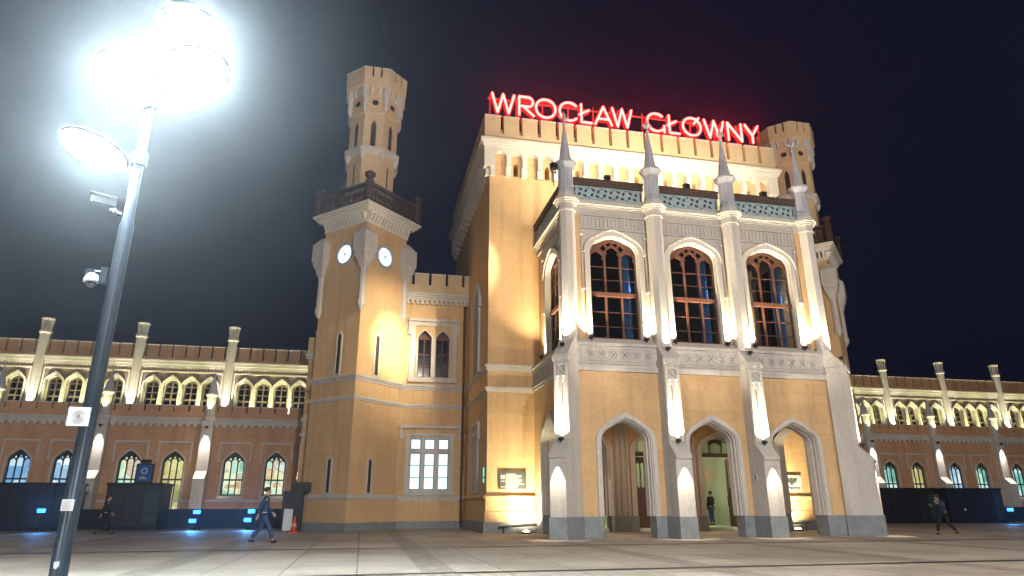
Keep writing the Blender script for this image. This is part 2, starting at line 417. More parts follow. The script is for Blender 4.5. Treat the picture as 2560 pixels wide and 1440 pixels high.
for F, segs in ((PF, ((-7.0, -3.1), (-2.0, 2.0), (3.1, 7.0))), (PL, ((-3.3, 2.9),)), (PR, ((-2.9, 3.3),))):
    for a0, a1 in segs:
        n = max(1, int((a1-a0)/.62)); st = (a1-a0)/n
        for i in range(n): quatre(mb, F, a0+st*(i+.5), 9.24, .25, .04, .075)
        mb.fbox(F, a0-.1, a1+.1, 8.88, 8.93, .04, .09); mb.fbox(F, a0-.1, a1+.1, 9.56, 9.61, .04, .09)
build(mb, 'carved_frieze', M['stone'], porch)
# upper storey
UY = .42                                                         # upper wall set back from the lower face
WC = (-4.9, 0, 4.9); WW, WZ0, WZS, WZA = 1.50, 10.22, 15.2, 16.32
UF = PF.sh(0, -UY); UL = PL.sh(0, -UY); UR = PR.sh(0, -UY)
mb = MB()
mb.prism(UF, rect(-HB+UY, HB-UY, 10.0, 17.5), [opening(c, WW, WZ0, WZS, WZA) for c in WC], -.55, 0)
for F in (UL, UR):
    mb.prism(F, rect(-HS, HS-.0, 10.0, 17.5), [opening(0, WW, WZ0, WZS, WZA)], -.55, -.004)
build(mb, 'upper_wall', M['yellow'], porch)
# grey dressings: jamb panels, spandrels, ribs
mb = MB()
def dressings(F, c, lo, hi):
    mb.prism(F, [(c+lo, 15.1), (c+lo, 17.48), (c+hi, 17.48), (c+hi, 15.1)]+[(c+1.9, 15.1)]+arch(c, 1.88, 15.2, 16.76)[::-1]+[(c-1.9, 15.1)], [], -.02, .04)
    for s in (-1, 1):
        mb.fbox(F, c+s*1.98-.07, c+s*1.98+.07, 10.3, 15.15, -.02, .035)      # pilaster strip
        mb.tube(F.p(c+s*1.92, 13.1, .10), F.p(c+s*1.92, 16.45, .10), .05, .05, 6)   # hanging colonnette
        mb.sphere(F.p(c+s*1.92, 13.0, .10), .12, 8); mb.sphere(F.p(c+s*1.92, 16.3, .10), .11, 8)
    mb.fbox(F, c+lo, c+hi, 16.66, 16.76, .0, .15)
    n = 17
    for i in range(n):
        a = c+lo+(hi-lo)*(i+.5)/n
        mb.fbox(F, a-.045, a+.045, 16.80, 17.34, .03, .10); mb.tube(F.p(a, 17.34, .06), F.p(a, 17.40, .06), .07, .03, 6)
for c in WC: dressings(UF, c, -2.05, 2.05)
for F in (UL, UR): dressings(F, 0, -2.4, 2.4)
build(mb, 'stone_dressing', M['stone'], porch)
def porch_window(F, c, parent):
    mb = MB(); ring(mb, F, c, WW-.01, WW+.28, WZ0, WZS, WZA-.02, WZA+.31, -.02, .16)
    ring(mb, F, c, WW-.08, WW+.01, WZ0, WZS, WZA-.10, WZA, -.24, .02)
    ring(mb, F, c, WW+.28, WW+.36, WZS, WZS, WZA+.31, WZA+.41, -.02, .24)
    hood = build(mb, 'window_surround', M['trim'], parent)
    mb = MB(); w = WW-.08
    lights = []
    lw = (2*w-.12*2-.07*2)/3
    for i in range(3):
        a = c-w+.07+lw/2+i*(lw+.12)
        lights.append(rect(a-lw/2, a+lw/2, WZ0+.12, 12.72))
        top = 15.62 if i == 1 else 15.32
        lights.append([(a-lw/2, 12.95)]+arch(a, lw/2, top-.35, top+.1, .9)+[(a+lw/2, 12.95)])
    # small tracery eyes in the head
    for s_ in (-1, 1):
        lights.append([(c+s_*.50, 15.42), (c+s_*.36, 15.66), (c+s_*.50, 15.86), (c+s_*.72, 15.62)])
        lights.append([(c+s_*.30, 15.76), (c+s_*.08, 15.84), (c+s_*.08, 16.02), (c+s_*.36, 15.93)])
    mb.prism(F, opening(c, w+.01, WZ0, WZS, WZA-.09), lights, -.34, -.20)
    mb.fbox(F, c-w, c+w, 12.72, 12.95, -.22, -.10)
    win = build(mb, 'window', M['wood'], parent)
    mb = MB()
    for z in (10.98, 11.82, 13.72, 14.5): mb.fbox(F, c-w+.02, c+w-.02, z-.022, z+.022, -.31, -.25)
    for i in range(3):                                    # cusps
        a = c-w+.07+lw/2+i*(lw+.12); top = 15.62 if i == 1 else 15.32
        for s in (-1, 1): mb.prism(F, [(a+s*lw/2, top-.42), (a+s*(lw/2-.13), top-.28), (a+s*lw/2, top-.14)], [], -.31, -.25)
    build(mb, 'glazing_bar', M['wood'], win)
    mb = MB(); mb.prism(F, opening(c, w, WZ0+.02, WZS, WZA-.12), [], -.29, -.275); build(mb, 'glass', M['glass'], win)
    for s in (-1, 1):
        a = c+s*(WW+.14)
        fixture(win, F, a-.12*(s > 0)+.12*(s < 0)*0, 10.22, .42, .11)
        spot('window_uplight', F.p(a+s*.10, 10.32, .34), F.p(a+s*.02, 14.8, .22), 1500, CREAM, 115, 1, .03)
    return win
for c in WC: porch_window(UF, c, porch)
for F in (UL, UR): porch_window(F, 0, porch)
# cornice that breaks forward round every pier
PIERS = (-2.45, 2.45)
mb = MB(); mf = MB()
def cornice(F, hw, e):
    for b0, b1, c in ((17.5, 17.58, .10), (17.58, 17.92, .05), (17.92, 18.02, .14), (18.02, 18.12, .24), (18.12, 18.24, .34), (18.24, 18.5, .12)):
        mb.fbox(F, -hw, hw, b0, b1, -.55, c-e)
cornice(UF, HB-UY+.0, 0); cornice(UL, HS, .004); cornice(UR, HS, .004)
for x, y in [(XC+p, PY-.02) for p in PIERS]+[(PX0+.22, PY+.22), (PX1-.22, PY+.22)]:
    for r, z0, z1 in ((.54, 17.5, 17.60), (.60, 17.92, 18.03), (.68, 18.03, 18.13), (.77, 18.13, 18.25), (.60, 18.25, 18.52)):
        mb.lathe((x, y, 0), [(r, z0), (r, z1)], 8)
build(mb, 'cornice', M['trim'], porch)
def leaves(F, a0, a1):
    n = int((a1-a0)/.21); st = (a1-a0)/n
    for i in range(n):
        a = a0+st*(i+.5); t = .12*(1 if i % 2 else -1)
        mf.prism(F, [(a-.09, 17.63+t*.3), (a-.02, 17.87), (a+.09, 17.85+t*.2), (a+.03, 17.64)], [], .045, .085)
        mf.tube(F.p(a-.1, 17.75+t*.6, .07), F.p(a+.1, 17.75-t*.6, .07), .016, .016, 5)
for a0, a1 in ((-7.2, -3.0), (-1.9, 1.9), (3.0, 7.2)): leaves(UF, a0, a1)
leaves(UL, -HS, HS-.6); leaves(UR, -HS+.6, HS)
build(mf, 'leaf_frieze', M['trim'], porch)
# floor slab, roof, inner room
mb = MB(); mb.box(PX0+.7, PX1-.7, PY+.7, BY-.02, 7.2, 7.5); mb.box(PX0+.45, PX1-.45, PY+.45, BY-.02, 18.0, 18.2)
build(mb, 'floor_and_roof_slab', M['ptan'], porch)
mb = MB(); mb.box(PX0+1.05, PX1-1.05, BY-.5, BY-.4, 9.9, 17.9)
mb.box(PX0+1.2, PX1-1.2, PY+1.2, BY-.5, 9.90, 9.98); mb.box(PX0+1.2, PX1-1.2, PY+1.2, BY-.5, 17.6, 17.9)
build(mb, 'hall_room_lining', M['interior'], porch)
mb = MB()
for c in WC:
    x = XC+c+.62
    n = 6
    for i in range(n): mb.tube((x-.02+i*.11, PY+1.1+.06*(i % 2), 10.0), (x-.02+i*.11, PY+1.1+.06*(i % 2), 15.6), .075, .075, 8)
build(mb, 'curtain', M['curtain'], porch)
mb = MB(); mb.lathe((XC+4.85, PY+2.6, 0), [(.34, 10), (.34, 10.3), (.24, 10.4), (.22, 15.0), (.36, 15.3), (.36, 15.6)], 12)
build(mb, 'gilded_column', M['yellow'], porch)
for c in WC: point('room_fill', (XC+c+1.5, PY+1.1, 13.4), 45, (.45, .65, 1), .1)  # unseen blue fill points added to make the curtains show
point('room_fill', (XC+4.3, PY+1.9, 12.4), 45, (1, .75, .4), .1)  # unseen warm fill point beside the column
for c in (-4.9, 0, 4.9):
    mb = MB(); mb.lathe((XC+c, 36.6, 0), [(.22, 7.2), (.26, 7.0), (.2, 6.85)], 14); build(mb, 'ceiling_lamp', M['porchglow'], porch)
    spot('porch_lamp', (XC+c, 36.6, 6.8), (XC+c, 36.6, 0), 190, (1, .74, .50), 170, .6, .15)
# balustrade between the pinnacles
def balustrade(F, a0, a1, parent):
    mb = MB(); L = a1-a0
    z0, z1 = 18.5, 19.34
    n = max(2, round((L-.5)/.86)); st = (L-.5)/n; holes = []
    for i in range(n):
        a = a0+.25+st*(i+.5); b = (z0+z1)/2+.02; r = .36
        for k in range(4):
            t = math.pi/2*k+.35
            ca, sa = math.cos(t), math.sin(t)
            pts = []
            for q, d in ((.10, .02), (.20, .13), (.36, .15), (.30, .0), (.20, -.07)):
                pts.append((a+(q*ca-d*sa)*1.02, b+(q*sa+d*ca)*1.0))
            holes.append(pts)
        if i < n-1:
            for s in (-1, 1): holes.append([(a+st/2-.09, b+s*.36), (a+st/2, b+s*.22), (a+st/2+.09, b+s*.36)])
    for a in (a0+.14, a1-.14): holes.append(rect(a-.05, a+.05, z0+.16, z1-.12))
    mb.prism(F, rect(a0, a1, z0, z1), holes, -.09, 0)
    mb.fbox(F, a0, a1, z0, z0+.07, -.12, .05); mb.fbox(F, a0, a1, z1-.06, z1, -.12, .03)
    o = build(mb, 'balustrade_panel', M['teal'], parent)
    mb = MB(); mb.fbox(F, a0, a1, z0, z1, -.2, -.14); build(mb, 'lining', M['coping'], o)
    mb = MB(); mb.fbox(F, a0, a1, z1+.002, z1+.36, -.2, .13); mb.fbox(F, a0, a1, z1+.30, z1+.44, -.26, .2)
    build(mb, 'coping', M['coping'], o)
BF = UF.sh(0, .12); BL = UL.sh(0, .12); BR = UR.sh(0, .12)
for a0, a1 in ((-7.28, -2.9), (-2.0, 2.0), (2.9, 7.28)): balustrade(BF, a0, a1, porch)
balustrade(BL, -HS, HS-.55, porch); balustrade(BR, -HS+.55, HS, porch)
# pinnacles
def pinnacle(x, y, parent):
    mb = MB(); c = (x, y, 0)
    mb.lathe(c, [(.50, 18.5), (.50, 18.8), (.44, 18.9), (.44, 20.2), (.50, 20.3), (.66, 20.5), (.66, 20.62), (.50, 20.72)], 8)
    for i in range(8):
        t = math.pi/4*i; d = Vector((math.cos(t), math.sin(t), 0))
        if i % 2 == 0: pass
        mb.tube(Vector(c)+d*.415+Vector((0, 0, 19.0)), Vector(c)+d*.415+Vector((0, 0, 20.1)), .035, .035, 5)
    o = build(mb, 'pinnacle', M['slate'], parent)
    mb = MB(); mb.lathe(c, [(.40, 20.72), (.32, 21.1), (.08, 23.0), (.06, 23.25)], 8)
    build(mb, 'spire', M['slate'], o)
    mb = MB(); mb.lathe(c, [(.05, 23.2), (.13, 23.3), (.05, 23.4), (.05, 23.6), (.16, 23.72), (.08, 23.86), (.04, 24.15)], 6)
    for t in (0, math.pi/2, math.pi, 1.5*math.pi):
        d = Vector((math.cos(t), math.sin(t), 0)); mb.tube(Vector(c)+Vector((0, 0, 23.6)), Vector(c)+d*.24+Vector((0, 0, 23.72)), .05, .07, 6)
        mb.sphere(Vector(c)+d*.25+Vector((0, 0, 23.74)), .08, 6)
    build(mb, 'finial', M['slate'], o)
# buttresses: three stages, set-offs, uplights
def buttress(F, parent, diag=False):
    g = .0
    mb = MB(); mb.fbox(F, -.48, .48, -.2, 1.03, -.3-g, 1.47)
    p = build(mb, 'buttress', M['granite'], parent)
    mb = MB(); mb.wedge(F, -.44, .44, [(1.02, -.28), (1.02, 1.41), (3.72, 1.41), (3.80, 1.50), (3.90, 1.50), (4.62, .80), (8.64, .80), (8.64, -.28)])
    mb.fbox(F, -.465, .465, 8.60, 8.74, -.25, .84); mb.fbox(F, -.50, .50, 8.74, 8.98, -.25, .89); mb.fbox(F, -.46, .46, 8.98, 9.04, -.25, .84)
    mb.wedge(F, -.42, .42, [(9.04, -.3), (9.04, .82), (10.05, .02), (10.05, -.3)])
    build(mb, 'shaft', M['stone'], p)
    # sunk panel with two lancets and a circle on the middle stage
    mb = MB()
    holes = []
    for s in (-1, 1):
        holes.append([(s*.175-.12, 4.86)]+arch(s*.175, .12, 7.5, 7.72, .9, 4)+[(s*.175+.12, 4.86)])
    holes.append([(.19*math.cos(t)*1.35, 8.2+.24*math.sin(t)) for t in [math.pi/6*i for i in range(12)]])
    mb.prism(F, rect(-.40, .40, 4.70, 8.58), holes, .79, .87)
    for s in (-1, 1): mb.sphere(F.p(s*.175, 7.86, .86), .085, 8)
    mb.tube(F.p(-.16, 8.36, .83), F.p(.14, 8.04, .83), .03, .03, 5)
    build(mb, 'traceried_panel', M['trim'], p)
    # upper pier (octagonal) standing on the buttress
    pc = F.p(0, 0, 0)+F.n*(.02 if not diag else -.31)
    mb = MB(); mb.lathe((pc.x, pc.y, 0), [(.47, 9.7), (.47, 17.5)], 8); mb.lathe((pc.x, pc.y, 0), [(.47, 17.55), (.50, 17.6), (.50, 17.92), (.47, 17.93)], 8)
    build(mb, 'upper_pier', M['stone'], p)
    pinnacle(pc.x, pc.y, parent)
    # lamps
    fixture(p, F, 0, 4.72, 1.0, .10); fixture(p, F, 0, 9.62, .62, .10)
    spot('buttress_uplight', F.p(0, 4.86, 1.0), F.p(0, 8.2, .93), 2000, WARM, 135, 1, .04)
    spot('buttress_downlight', F.p(0, 3.66, 1.62), F.p(0, .6, 1.36), 420, WARM, 52, .5, .03)
    k = .60
    spot('pier_uplight', F.p(0, 9.78, k+.02), F.p(0, 13.2, .50 if not diag else .2), 1100, WARM, 95, .9, .03)
for a in PIERS: buttress(PF.sh(a, 0), porch)
q = 1/math.sqrt(2)
buttress(Fr((PX0, PY, 0), (q, -q, 0), (-q, -q, 0)), porch, True)
buttress(Fr((PX1, PY, 0), (q, q, 0), (q, -q, 0)), porch, True)

# ================================================================== central hall block
BX0, BX1, BYK = XC-10.88, XC+10.88, 57.5
hall = thing('station_hall', (XC, BY, 0), 'tall ochre station hall behind the porch with white machicolated cornice and battlements', 'building')
HF = Fr((XC, BY, 0), (1, 0, 0), (0, -1, 0)); HLn = (BYK-BY)/2
HL = Fr((BX0, BY+HLn, 0), (0, -1, 0), (-1, 0, 0)); HR = Fr((BX1, BY+HLn, 0), (0, 1, 0), (1, 0, 0))
HW = 10.88
mb = MB()
DC = (-4.6, 0, 4.6)
out = [(-HW, 0), (-HW, 8.4), (HW, 8.4), (HW, 0)]
for c in sorted(DC, reverse=True): out += [(c+1.5, 0)]+arch(c, 1.5, 4.8, 5.95)[::-1]+[(c-1.5, 0)]
mb.prism(HF, out, [], -.9, 0)
mb.fbox(HL, -HLn+.02, HLn-.9, 0, 8.4, -.9, -.002); mb.fbox(HR, -HLn+.9, HLn-.02, 0, 8.4, -.9, -.002)
build(mb, 'lower_wall', M['yellow_c'], hall)
mb = MB()
nich = [(-10.17+1.13*i) for i in range(19)]
holes = []
for i, a in enumerate(nich):
    if i % 2: holes.append(opening(a, .15, 23.35, 24.15, 24.35, .9))
mb.prism(HF, rect(-HW, HW, 8.4, 27.0), holes, -.9, 0)
for F in (HL, HR): mb.prism(F, rect(-HLn+.02, HLn-.02, 8.4, 27.0), [opening(0+ (4.35 if F is HL else -4.35), 1.0, 10.25, 15.3, 16.4)], -.9, -.002)
mb.box(BX0, BX1, BYK-.9, BYK, 0, 27.0)
build(mb, 'upper_wall', M['yellow'], hall)
mb = MB(); mb.box(BX0+.9, BX1-.9, BY+.9, BYK-.9, 25.5, 25.8); mb.box(BX0+.5, BX1-.5, BY+.95, BY+1.1, 22.5, 25.4)
build(mb, 'roof', M['roof'], hall)
# white corbel table with round-headed niches
OV = .46
def corbel_table(F, hw, n, pitch, e=0):
    mb = MB(); hw -= e*3; out = [(-hw, 23.25+e), (-hw, 25.0-e), (hw, 25.0-e), (hw, 23.25+e)]
    cs = [(i-(n-1)/2)*pitch for i in range(n)]
    for c in sorted(cs, reverse=True):
        w = .37
        arc = [(c+w*math.cos(t), 24.62+w*math.sin(t)) for t in [math.pi*k/8 for k in range(9)]]
        out += [(c+w, 23.25+e)]+arc+[(c-w, 23.25+e)]
    mb.prism(F, out, [], -.05, OV*.62-e)
    # upper, wider stage of the corbels
    out2 = [(-hw-OV, 23.85+e), (-hw-OV, 25.3-e), (hw+OV, 25.3-e), (hw+OV, 23.85+e)]
    for c in sorted(cs, reverse=True):
        w = .40
        arc = [(c+w*math.cos(t), 24.62+w*math.sin(t)) for t in [math.pi*k/8 for k in range(9)]]
        out2 += [(c+w, 23.85+e)]+arc+[(c-w, 23.85+e)]
    mb.prism(F, out2, [], OV*.5, OV-e)
    return mb, cs
mb, cs = corbel_table(HF, HW, 19, 1.13)
mbs, _ = corbel_table(HL, HLn-.01, 15, 1.13, .004); mb.add(mbs.v, mbs.f)
mbs, _ = corbel_table(HR, HLn-.01, 15, 1.13, .004); mb.add(mbs.v, mbs.f)
build(mb, 'corbel_table', M['white'], hall)
mb = MB()
for i, a in enumerate(nich):
    mb.prism(HF, rect(a-.36, a+.36, 23.30, 24.95), [opening(a, .17, 23.34, 24.15, 24.4, .9)], -.01, .07)
    if i % 2 == 0: mb.fbox(HF, a-.18, a+.18, 23.32, 24.42, -.02, .012)
build(mb, 'niche_backing', M['yellow'], hall)
mb = MB()
for F, hw, e in ((HF, HW+OV, 0), (HL, HLn+OV, .004), (HR, HLn+OV, .004)):
    for b0, b1, c in ((25.0, 25.35, OV+.02), (25.35, 25.5, OV+.10), (25.5, 25.68, OV+.18), (25.68, 25.9, OV+.28)):
        mb.fbox(F, -hw-(c-OV)+e*3, hw+(c-OV)-e*3, b0+e, b1-e, -.3, c-e)
build(mb, 'cornice', M['white'], hall)
def battlement(mb, mc, F, hw, n, pitch, z0, z1, zs, w, t, c, e=0, cap=.06):
    cs = [(i-(n-1)/2)*pitch for i in range(n)]
    out = [(-hw, z0), (-hw, z1)]
    for a in cs: out += [(a-w/2, z1), (a-w/2, zs), (a+w/2, zs), (a+w/2, z1)]
    out += [(hw, z1), (hw, z0)]
    mb.prism(F, out, [], c-t, c-e)
    xs = [-hw]+[v for a in cs for v in (a-w/2, a+w/2)]+[hw]
    for i in range(0, len(xs), 2): mc.fbox(F, xs[i]-.02, xs[i+1]+.02, z1+.001, z1+cap*1.6, c-t-.03, c+.04-e)
mb = MB(); mc = MB()
battlement(mb, mc, HF, HW+OV, 16, 1.345, 25.9, 27.75, 26.42, .24, .5, OV, 0)
for F in (HL, HR): battlement(mb, mc, F, HLn+OV-.52, 12, 1.345, 25.896, 27.742, 26.42, .24, .5, OV, .004)
pa = build(mb, 'parapet', M['ptan'], hall); build(mc, 'parapet_cap', M['trim'], pa)
# string courses and plinth
mb = MB()
for F, segs, e in ((HF, ((-HW-.1, -HB+.3), (HB-.3, HW+.1)), 0), (HL, ((-HLn, HLn+.1),), .004), (HR, ((-HLn-.1, HLn),), .004)):
    for a0, a1 in segs:
        for b0, b1, c in ((9.62, 9.76, .05), (9.76, 9.88, .12), (9.88, 10.0, .18), (8.30, 8.42, .06), (8.42, 8.58, .15)):
            mb.fbox(F, a0, a1+(.1 if 0 else 0), b0+e, b1-e, -.05, c-e)
build(mb, 'string_course', M['trim'], hall)
mb = MB()
for F, segs, e in ((HF, ((-HW-.06, -6.35), (6.35, HW+.06)), 0), (HL, ((-HLn, HLn+.06),), .004), (HR, ((-HLn-.06, HLn),), .004)):
    for a0, a1 in segs:
        mb.fbox(F, a0, a1-e, 1.2+e, 1.86-e, -.05, .06-e); mb.fbox(F, a0-.04*(F is HF), a1+.04-e, .6+e, 1.2, -.05, .12-e)
        mb.wedge(F, a0-.02, a1+.02, [(1.86, -.05), (1.86, .08-e), (1.98, .2-e), (2.08, .2-e), (2.24, -.03)])
build(mb, 'wall_base', M['yellow'], hall)
mb = MB()
for F, segs, e in ((HF, ((-HW-.2, -6.3), (6.3, HW+.2)), 0), (HL, ((-HLn, HLn+.2),), .004), (HR, ((-HLn-.2, HLn),), .004)):
    for a0, a1 in segs: mb.fbox(F, a0+e, a1-e, -.2, .62-e, -.05, .2-e)
build(mb, 'granite_plinth', M['granite'], hall)
# side windows
for F, a in ((HL, 4.35), (HR, -4.35)):
    mb = MB(); ring(mb, F, a, .98, 1.3, 10.1, 15.3, 16.35, 16.75, -.02, .16); ring(mb, F, a, .85, 1.0, 10.1, 15.3, 16.2, 16.4, -.3, .05)
    mb.fbox(F, a-1.55, a-1.3, 14.6, 15.3, -.02, .2); mb.fbox(F, a+1.3, a+1.55, 14.6, 15.3, -.02, .2)
    wn = build(mb, 'window', M['stone'], hall)
    mb = MB(); mb.prism(F, opening(a, .98, 10.1, 15.3, 16.35), [rect(a-.8, a-.06, 10.3, 12.6), rect(a+.06, a+.8, 10.3, 12.6), rect(a-.8, a-.06, 12.8, 15.5), rect(a+.06, a+.8, 12.8, 15.5)], -.45, -.34)
    build(mb, 'sash', M['wood'], wn)
    mb = MB(); mb.prism(F, opening(a, .96, 10.12, 15.3, 16.3), [], -.42, -.4); build(mb, 'glass', M['glass'], wn)
    mb = MB(); mb.prism(F, rect(a-1.2, a+1.2, 2.3, 6.2), [rect(a-.95, a+.95, 2.4, 5.95)], -.02, .1)
    mb.fbox(F, a-1.6, a+1.6, 6.55, 6.75, -.02, .2); mb.fbox(F, a-1.6, a-1.42, 5.6, 6.55, -.02, .17); mb.fbox(F, a+1.42, a+1.6, 5.6, 6.55, -.02, .17)
    mb.fbox(F, a-.95, a+.95, 2.4, 5.95, -.02, .02)
    for k in (-.35, .35): mb.fbox(F, a+k-.06, a+k+.06, 2.4, 5.95, .0, .08)
    build(mb, 'blind_window', M['stone'], hall)
# doorways between the porch and the hall
for i, c in enumerate(DC):
    mb = MB(); ring(mb, HF, c, 1.48, 1.72, 0.9, 4.8, 5.92, 6.18, -.02, .10)
    ring(mb, HF, c, 1.36, 1.5, .9, 4.8, 5.80, 5.94, -.5, .04); ring(mb, HF, c, 1.28, 1.38, .9, 4.8, 5.70, 5.82, -.8, -.3)
    ds = build(mb, 'door_surround', M['stone'], hall)
    mb = MB(); z1 = 4.55
    mb.prism(HF, [(c-1.3, 4.55)]+arch(c, 1.3, 4.8, 5.74)+[(c+1.3, 4.55)], [[(c-1.2, 4.8)]+[p for p in arch(c, 1.2, 4.84, 5.6) if p[0] < c-.48]+[(c-.48, 4.8)], [(c-.40, 4.8), (c-.40, 5.3), (c, 5.5), (c+.40, 5.3), (c+.40, 4.8)], [(c+.48, 4.8)]+[p for p in arch(c, 1.2, 4.84, 5.6) if p[0] > c+.48]+[(c+1.2, 4.8)]], -.7, -.6)
    fan = build(mb, 'fanlight', M['wood_d'], hall)
    mb = MB(); mb.prism(HF, [(c-1.28, 4.7)]+arch(c, 1.25, 4.82, 5.66)+[(c+1.28, 4.7)], [], -.66, -.64); build(mb, 'glass', M['glass'], fan)
    def leaf(F, w):
        mb = MB(); hs = []
        for k in range(3):
            a = .22+(w-.44)*(k+.5)/3; hw2 = (w-.44)/6-.03
            hs.append([(a-hw2, 2.62+.12*(k != 1)*0)]+arch(a, hw2, 4.0, 4.18, .9, 4)+[(a+hw2, 2.62)])
        mb.prism(F, rect(0, w, .06, 4.5), hs, -.06, .0)
        for b0, b1 in ((.3, 1.2), (1.35, 2.4)): mb.prism(F, rect(.15, w-.15, b0, b1), [rect(.27, w-.27, b0+.12, b1-.12)], -.0, .03)
        mb.tube(F.p(w-.12, 1.5, .06), F.p(w-.12, 2.1, .06), .03, .03, 6)
        return build(mb, 'door_leaf', M['wood_d'], hall)
    cx = XC+c
    if i == 2:
        # both leaves swung open into the hall
        leaf(Fr((cx+1.26, BY+.7, 0), (.06, 1, 0), (-1, .06, 0)), 1.26); leaf(Fr((cx-1.26, BY+.7, 0), (-.1, 1, 0), (1, .1, 0)), 1.26)
    if i != 2:
        if i == 1: pass
    if i < 2:
        leaf(Fr((cx-1.27, BY+.66, 0), (1, 0, 0), (0, -1, 0)), 1.26); leaf(Fr((cx+.01, BY+.66, 0), (1, 0, 0), (0, -1, 0)), 1.26)
mb = MB(); 
for c in (-6.9, -2.3, 2.3, 6.9):                                   # clustered shafts between the doors
    mb.fbox(HF, c-.46, c+.46, .9, 7.0, -.05, .06)
    for k in (-.34, 0, .34): mb.tube(HF.p(c+k, .9, .10), HF.p(c+k, 6.6, .10), .075 if k else .11, None, 8)
build(mb, 'clustered_shaft', M['stone'], hall)
mb = MB()
for a0, a1 in ((-7.7, -6.02), (-3.18, -1.42), (1.42, 3.18), (6.02, 7.7)): mb.fbox(HF, a0, a1, -.2, .92, -.4, .32)
build(mb, 'doorway_plinth', M['granite'], hall)
# entrance hall seen through the doors
mb = MB(); mb.box(XC-8, XC+8, BY+9.0, BY+9.2, 0, 7.5); mb.box(XC-8, XC+8, BY+.9, BY+9, 7.3, 7.5)
mb.box(XC-8.2, XC-8, BY+.9, BY+9, 0, 7.5); mb.box(XC+8, XC+8.2, BY+.9, BY+9, 0, 7.5); mb.box(XC-8, XC+8, BY+.3, BY+9, .01, .2)
M['hallwall'] = mat('pale_green_plaster', (.50, .56, .42), .8, .05, 5)
build(mb, 'hall_lining', M['hallwall'], hall)
mb = MB()
for x in (XC-3.6, XC+1.2, XC+5.4): mb.lathe((x+.9, BY+6.4, 0), [(.55, 0), (.55, .5), (.42, .6), (.42, 6.5), (.6, 7.2)], 8)
build(mb, 'hall_column', M['hallwall'], hall)
for x in (XC-4.5, XC+.3, XC+4.6): point('hall_lamp', (x, BY+2.2, 6.3), 150, (.92, 1.0, .72), .15)
mb = MB()
for x, z in ((XC-4.6, 5.2), (XC+.6, 5.6), (XC+5.2, 5.5), (XC+5.9, 5.2), (XC+6.6, 2.3)): mb.sphere((x, BY+6.6, z+.15), .14, 10)
build(mb, 'globe_lamp', M['warmglow'], hall)
mb = MB(); mb.box(XC+5.0, XC+6.6, BY+8.7, BY+8.9, 2.2, 3.2)
build(mb, 'poster_case', M['w_teal'], hall)
mb = MB(); F = Fr((XC+7.15, BY+8.2, .3), (1, 0, 0), (0, -1, 0))
for pts in ([(0, 3.9), (0, 3.3)], [(0, 3.55), (.22, 3.55), (.22, 3.3), (0, 3.3)], [(.35, 3.55), (.57, 3.55), (.57, 3.3), (.35, 3.3), (.35, 3.55)]):
    for a, b in zip(pts[:-1], pts[1:]): mb.tube(F.p(a[0], a[1], 0), F.p(b[0], b[1], 0), .045, .045, 6)
build(mb, 'red_led_sign', M['redled'], hall)

